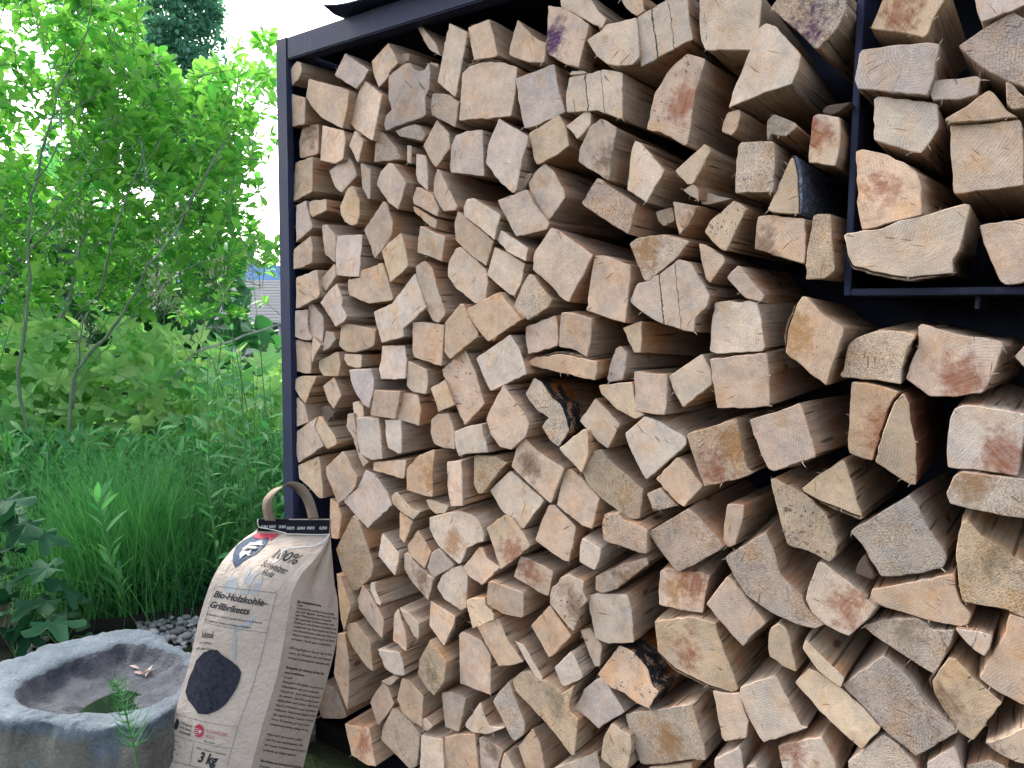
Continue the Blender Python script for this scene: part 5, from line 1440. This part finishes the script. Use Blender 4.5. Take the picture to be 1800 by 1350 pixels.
def shape_on(name, pts, side, mat, lift, parent=sack):
    """flat printed shape; pts in picture pixels of the sack front (x, y) turned to (u, v)"""
    uvs = []
    for x, y in pts:
        yy = y
        for _ in range(6):
            v = vrow(yy); i = min(NR - 2, int(v * (NR - 1))); f = v * (NR - 1) - i
            k = (0, 1) if side == 0 else (1, 2)
            xa = ROWS[i][1 + k[0]] * (1 - f) + ROWS[i + 1][1 + k[0]] * f; xb = ROWS[i][1 + k[1]] * (1 - f) + ROWS[i + 1][1 + k[1]] * f
            u = (x - xa) / (xb - xa); sk = max(0.0, min(1.0, (yy - 925) / 90))
            yy = y - ((-12 + 20 * u) * sk if side == 0 else (8 + 15 * u) * sk)
        uvs.append((u, vrow(yy)))
    vs = [face_pt(side, u, v, lift) - foot for u, v in uvs]
    bm = bmesh.new(); f = bm.faces.new([bm.verts.new(p) for p in vs]); bmesh.ops.triangulate(bm, faces=[f])
    me = bpy.data.meshes.new(name); bm.to_mesh(me); bm.free(); me.materials.append(mat)
    o = bpy.data.objects.new(name, me); COL.objects.link(o); o.parent = parent; return o
def uv_of(x, y, side=0):
    yy = y
    for _ in range(6):
        v = vrow(yy); i = min(NR - 2, int(v * (NR - 1))); f = v * (NR - 1) - i; k = (0, 1) if side == 0 else (1, 2)
        xa = ROWS[i][1 + k[0]] * (1 - f) + ROWS[i + 1][1 + k[0]] * f; xb = ROWS[i][1 + k[1]] * (1 - f) + ROWS[i + 1][1 + k[1]] * f
        u = (x - xa) / (xb - xa); sk = max(0.0, min(1.0, (yy - 925) / 90)); yy = y - ((-12 + 20 * u) * sk if side == 0 else (8 + 15 * u) * sk)
    return u, vrow(yy)
PX = 1.58 / FOCAL                     # metres per picture pixel at the sack
def print_at(name, txt, x, y, hpx, mat, wpx=None, bold=0.0, rot=0.0, side=0, parent=sack, lift=.0016, flip=False, shear=0.0):
    u, v = uv_of(x, y, side); u2 = uv_of(x + (wpx or 0), y + (wpx or 0) * .12, side)[0]
    return text_on(name, txt, side, u, v, hpx * PX, mat, lift, parent, bold, rot, (u2 - u) if wpx else None, flip, shear=shear)
# emblem: shield with a red head, a hat and a beard
sh = shape_on('emblem', [(411, 975), (416, 962), (428, 951), (444, 943), (455, 946), (470, 943), (477, 946), (472, 957), (462, 970), (452, 978), (437, 986), (423, 996), (416, 999), (411, 990)], 0, NAVY, .0016)
shape_on('emblem_head', [(443, 942), (456, 937), (492, 938.5), (478, 955), (472, 948), (460, 951), (449, 948)], 0, RED, .0022, sh)
shape_on('emblem_hat', [(437, 962), (441, 957), (450, 957), (458, 954), (464, 955), (463, 960), (466, 963), (461, 964), (452, 962), (443, 963)], 0, WHITE, .0026, sh)
shape_on('emblem_beard', [(424, 984), (423, 977), (428, 970), (436, 973), (445, 971), (441, 977), (444, 980), (439, 982), (435, 977), (431, 981), (428, 983), (424, 987)], 0, WHITE, .0026, sh)
shape_on('emblem_name', [(431, 966), (434, 963), (455, 966), (452, 970)], 0, WHITE, .0026, sh)
print_at('emblem_lettering', 'GURNI', 434, 969, 3.2, NAVY, 17, .02, -.05, parent=sh, lift=.0030)
hw = print_at('hundred_percent', '100%', 477, 985, 17, INK, 48, .01, -.12)
print_at('script_line', 'Schweizer', 463, 999, 10, INK, 47, .008, -.14)
print_at('script_line', 'Holz', 466, 1014, 9, INK, 20, .008, -.10)
for k, pts in enumerate([[(395, 1030), (404, 1022), (410, 1012), (420, 1020), (424, 1030), (420, 1045), (400, 1042)], [(432, 1020), (440, 1008), (449, 999), (444, 1012), (436, 1024)], [(428, 1045), (436, 1025), (450, 1012), (468, 1005), (455, 1018), (446, 1032), (442, 1046)], [(450, 1046), (456, 1028), (470, 1013), (466, 1030), (460, 1048)]]):
    shape_on('flame_print', pts, 0, PALE, .0009)
shape_on('glass_print', [(392, 1060), (480, 1064), (452, 1088), (448, 1098), (424, 1107), (416, 1098), (402, 1090)], 0, PALE, .0007)
shape_on('glass_print', [(417, 1098), (423, 1098), (419, 1160), (414, 1160)], 0, PALE, .0008)
print_at('heading', 'Bio-Holzkohle-', 377, 1051, 11.5, INK, 98, .023, -.03, shear=.18)
print_at('heading', 'Grillbriketts', 370, 1069, 11.5, INK, 75, .023, -.03, shear=.18)
print_at('small_line', 'Briquettes de charbon de bois bio pour le barbecue', 366, 1081, 3.4, INK, 100, .012, -.02)
print_at('small_line', 'Bricchette per barbecue di carbone biologico', 362, 1090, 3.4, INK, 85, .012, -.02)
print_at('script_line', 'Ideal', 357, 1121, 11, INK, 22, .008, .12)
print_at('script_line', 'zum Grillieren', 353, 1131, 4, INK, 23, .006, .08)
print_at('script_line', 'auf dem Feuer', 347, 1141, 4.5, INK, 33, .006, .08)
def hline(x0, y0, x1, y1, w=.8, side=0):
    dx, dy = x1 - x0, y1 - y0; l = math.hypot(dx, dy); nx, ny = -dy / l * w / 2, dx / l * w / 2; n = 10
    top = [(x0 + dx * i / n + nx, y0 + dy * i / n + ny) for i in range(n + 1)]; bot = [(x0 + dx * i / n - nx, y0 + dy * i / n - ny) for i in range(n, -1, -1)]
    return shape_on('printed_rule', top + bot, side, LINE, .0014)
for q in ((381, 1030, 491, 1043), (491, 1043, 473, 1112), (362, 1094, 473, 1112), (381, 1030, 362, 1094), (473, 1112, 450, 1200), (450, 1200, 424, 1276), (309, 1255, 424, 1276), (300, 1290, 411, 1313), (349, 1302, 341, 1343), (424, 1276, 405, 1345), (292, 1333, 400, 1352)): hline(*q)
# the printed briquette
co = shape_on('coal_print', [(328, 1216), (334, 1192), (342, 1176), (348, 1160), (362, 1146), (376, 1141), (388, 1141), (396, 1149), (412, 1160), (424, 1170), (430, 1180), (427, 1195), (422, 1208), (414, 1222), (404, 1236), (392, 1246), (374, 1253), (356, 1252), (345, 1240), (334, 1230)], 0, COAL, .0018)
shape_on('coal_facet', [(350, 1164), (364, 1151), (384, 1148), (398, 1158), (404, 1176), (386, 1190), (364, 1184)], 0, COAL2, .0024, co)
shape_on('coal_facet', [(404, 1166), (420, 1172), (424, 1184), (412, 1196), (406, 1182)], 0, COAL2, .0024, co)
sl = shape_on('drop_logo', [(309, 1271), (312, 1264), (316, 1263), (318, 1270), (316, 1278), (312, 1283), (308, 1280)], 0, INK, .0018)
for k, s_ in enumerate(('CO2-neutral', 'in der Schweiz', 'hergestellt')): print_at('small_line', s_, 320 - k * .6, 1271 + k * 7.5, 4, INK, 24, .015, -.10)
dl = shape_on('wood_logo', [(358 + 9 * math.cos(a * .4487), 1282 + 11.5 * math.sin(a * .4487)) for a in range(14)], 0, RED, .0018)
for k in range(4): shape_on('logo_stripe', [(349.5, 1277 + k * 3.4), (357, 1277.6 + k * 3.4), (357, 1278.6 + k * 3.4), (349.5, 1278 + k * 3.4)], 0, WHITE, .0024, dl)
shape_on('logo_cross', [(359, 1279), (361, 1279), (361, 1281.5), (364, 1282), (364, 1284), (361, 1284), (361, 1287), (359, 1287), (359, 1284), (357, 1284), (357, 1282), (359, 1281.5)], 0, WHITE, .0024, dl)
print_at('logo_lettering', 'SCHWEIZER', 370, 1284, 5.4, PINK, 38, .004, -.08); print_at('logo_lettering', 'HOLZ', 369, 1293, 5.4, PINK, 16, .004, -.08)
print_at('small_line', 'Bois suisse', 367, 1300, 2.4, INK, 19, .01, -.1)
print_at('weight', '3 kg', 356, 1334, 17, INK, 33, .035, -.08, shear=.1); print_at('small_line', 'Inhalt / Contenu / Contenuto', 354, 1312, 3, INK, 52, .012, -.10)
for k, s_ in enumerate(('Zutaten', 'Holzkohle, Staerke', 'Lagerung', 'Trocken lagern', 'Hersteller', 'Herkunft Schweiz')): print_at('small_line', s_, 301 - k * 1.5, 1300 + k * 6.6, 2.8, INK if k % 2 == 0 else LINE, 16 if k % 2 == 0 else 27, .012 if k % 2 == 0 else 0, -.12)
# the fine print on the gusset
GT = ['*Bio-Holzkohlebriketts', 'Tipps', 'Vorsicht! Nie entflammbare Stoffe', 'wie z.B. Benzin, Spiritus usw. zum', 'oder Wiederanzuenden verwenden.', 'Nur spezielle Grillanzuender nach', 'Gebrauch von Kindern fernhalten und', 'Ausserhalb der Reichweite von Tieren', 'mit Handschuhen anfassen. Glut nie', 'Abstand halten. Das Feuer nie allein', 'verlassen. Asche ganz ausloeschen', '', 'Wichtig: Beginnen Sie mit dem Grillen', 'wenn die Briketts mit einer feinen', 'weissen Ascheschicht bedeckt sind.', '', '*Briquettes de charbon de bois bio', '*pour le barbecue', 'Conseil', "Attention! N'utiliser ni alcool, ni", 'inflammables tels que la benzine,', "l'alcool, etc. pour allumer ou pour", 'de rallumer, mais des produits pour', 'allume-feux pour griller. Tenir hors', 'fois la combustion pour les enfants', "d'allumer. Ne jamais laisser le feu", 'des aspects fumes. Garder la bonne', "tance. N'exposez pas le sac a une", 'temperature elevee, danger de feu', '', 'Important: commencer a griller', 'une fois que les briquettes sont', 'bel et pour le barbecue est recouvert', 'pellicule de cendre blanche.', '', '*Bricchette per barbecue di carbone', 'Consigli', 'Attenzione! Non utilizzare alcool,', 'gas come benzina, alcool, ecc. per', 'e riaccendere, ma solo prodotti per', 'Dopo che il carbone brucia tenere', 'utilizzare sempre guanti e pinze e', 'Non utilizzare il gas per accendere', 'a distanza di sicurezza dai bambini', 'e temperature alte. Conservare il', "dell'umidita."]
GM = NT('fine_ink'); GM = GM.done(GM.principled((0.035, 0.033, 0.033), 0.7, None, 0.1))
va, vb = vrow(1050), vrow(1420)
for k, s_ in enumerate(GT):
    if not s_: continue
    v = va + (vb - va) * k / (len(GT) - 1); b_ = s_[0] == '*'; s_ = s_.lstrip('*')
    text_on('fine_print', s_, 1, .12, v, 3.7 * PX, GM, .0014, sack, .03 if b_ else .012, 0.0, .80 * min(1.0, len(s_) / 34) if len(s_) < 34 else .84)
# band lettering, alternately upright and upside down
for k, x in enumerate((460, 475, 492)): print_at('band_lettering', 'GURNI', x, 927.5, 4, WHITE, 12, .02, 0, 0, sack, .0050, k % 2 == 1)
for k, x in enumerate((507, 525, 542, 563)): print_at('band_lettering', 'GURNI', x, 929.5, 4, WHITE, 13, .02, 0, 0, sack, .0062, k % 2 == 0)
# white seam and hanging cord
cord = MB()
t = NT('white_cord'); CORD = t.done(t.principled((0.55, 0.54, 0.53), 0.8, t.bump(t.noise(t.coord(), 700, 2), 0.4, 0.001), 0.1))
def fp(x, y, lift): u, v = uv_of(x, y); return face_pt(0, max(-.02, min(1.02, u)), v, lift) - foot
seam = [fp(456, 905, .006), fp(455, 918, .007), fp(457, 926, .006), fp(470, 928, .006), fp(490, 931, .006), fp(504, 934, .006), fp(508, 940, .006), fp(530, 941, .006), fp(560, 939, .006), fp(580, 938, .006)]
cord.tube(pline(seam, 0, random, 4), .0010, 6)
cl = pline([fp(580, 938, .007), fp(579, 946, .010), fp(572, 955, .008), (fp(556, 964, .007)), fp(540, 968, .006), fp(525, 971, .006), fp(510, 974, .006), fp(502, 979, .007), fp(499, 987, .006), fp(494, 994, .005), fp(484, 998, .004)], 0, random, 8)
for ph in (0, math.pi):
    pp = []
    for i, p in enumerate(cl): a = i * 1.1 + ph; pp.append(p + Vector((math.cos(a), 0, math.sin(a))) * .0012)
    cord.tube(pp, .0013, 5)
cord.build('cord', CORD, sack, smooth=True)
# the paper carrying handle: a broad loop, its far limb set back
hd = MB()
def ribbon(pts, wd, th=.0012):
    vs = []; fs = []
    for p in pts: vs += [p - wd, p + wd]
    for i in range(len(pts) - 1): fs.append((2 * i, 2 * i + 1, 2 * i + 3, 2 * i + 2))
    hd.add(vs, fs)
t = NT('kraft_handle'); HK = t.done(t.principled((0.165, 0.132, 0.098), 0.8, t.bump(t.noise(t.coord(), 120, 3), 0.2, 0.002), 0.2))
dh = 1.622
arch = [at_depth(x, y, d) - foot for x, y, d in [(475, 916, dh), (470, 895, dh - .004), (471, 879, dh - .004), (480, 866, dh), (495, 857, dh), (510, 853, dh), (524, 857, dh), (536, 868, dh - .004), (545, 886, dh - .008), (552, 912, dh - .010)]]
pp = pline(arch, 0, random, 5)
wv = Vector((.0075, -.011, .0)) ; n_ = len(pp)
vs = []; fs = []
for i, p in enumerate(pp):
    w = Vector((.9, -.5, .4))
    tn = (pp[min(i + 1, n_ - 1)] - pp[max(i - 1, 0)]).normalized(); w = (w - tn * w.dot(tn)).normalized() * .0145
    vs += [p - w, p + w]
fs = [(2 * i, 2 * i + 1, 2 * i + 3, 2 * i + 2) for i in range(n_ - 1)]
h_ = mesh_obj('handle', vs, fs, HK, sack, None, None, True); s_ = h_.modifiers.new('t', 'SOLIDIFY'); s_.thickness = .0012
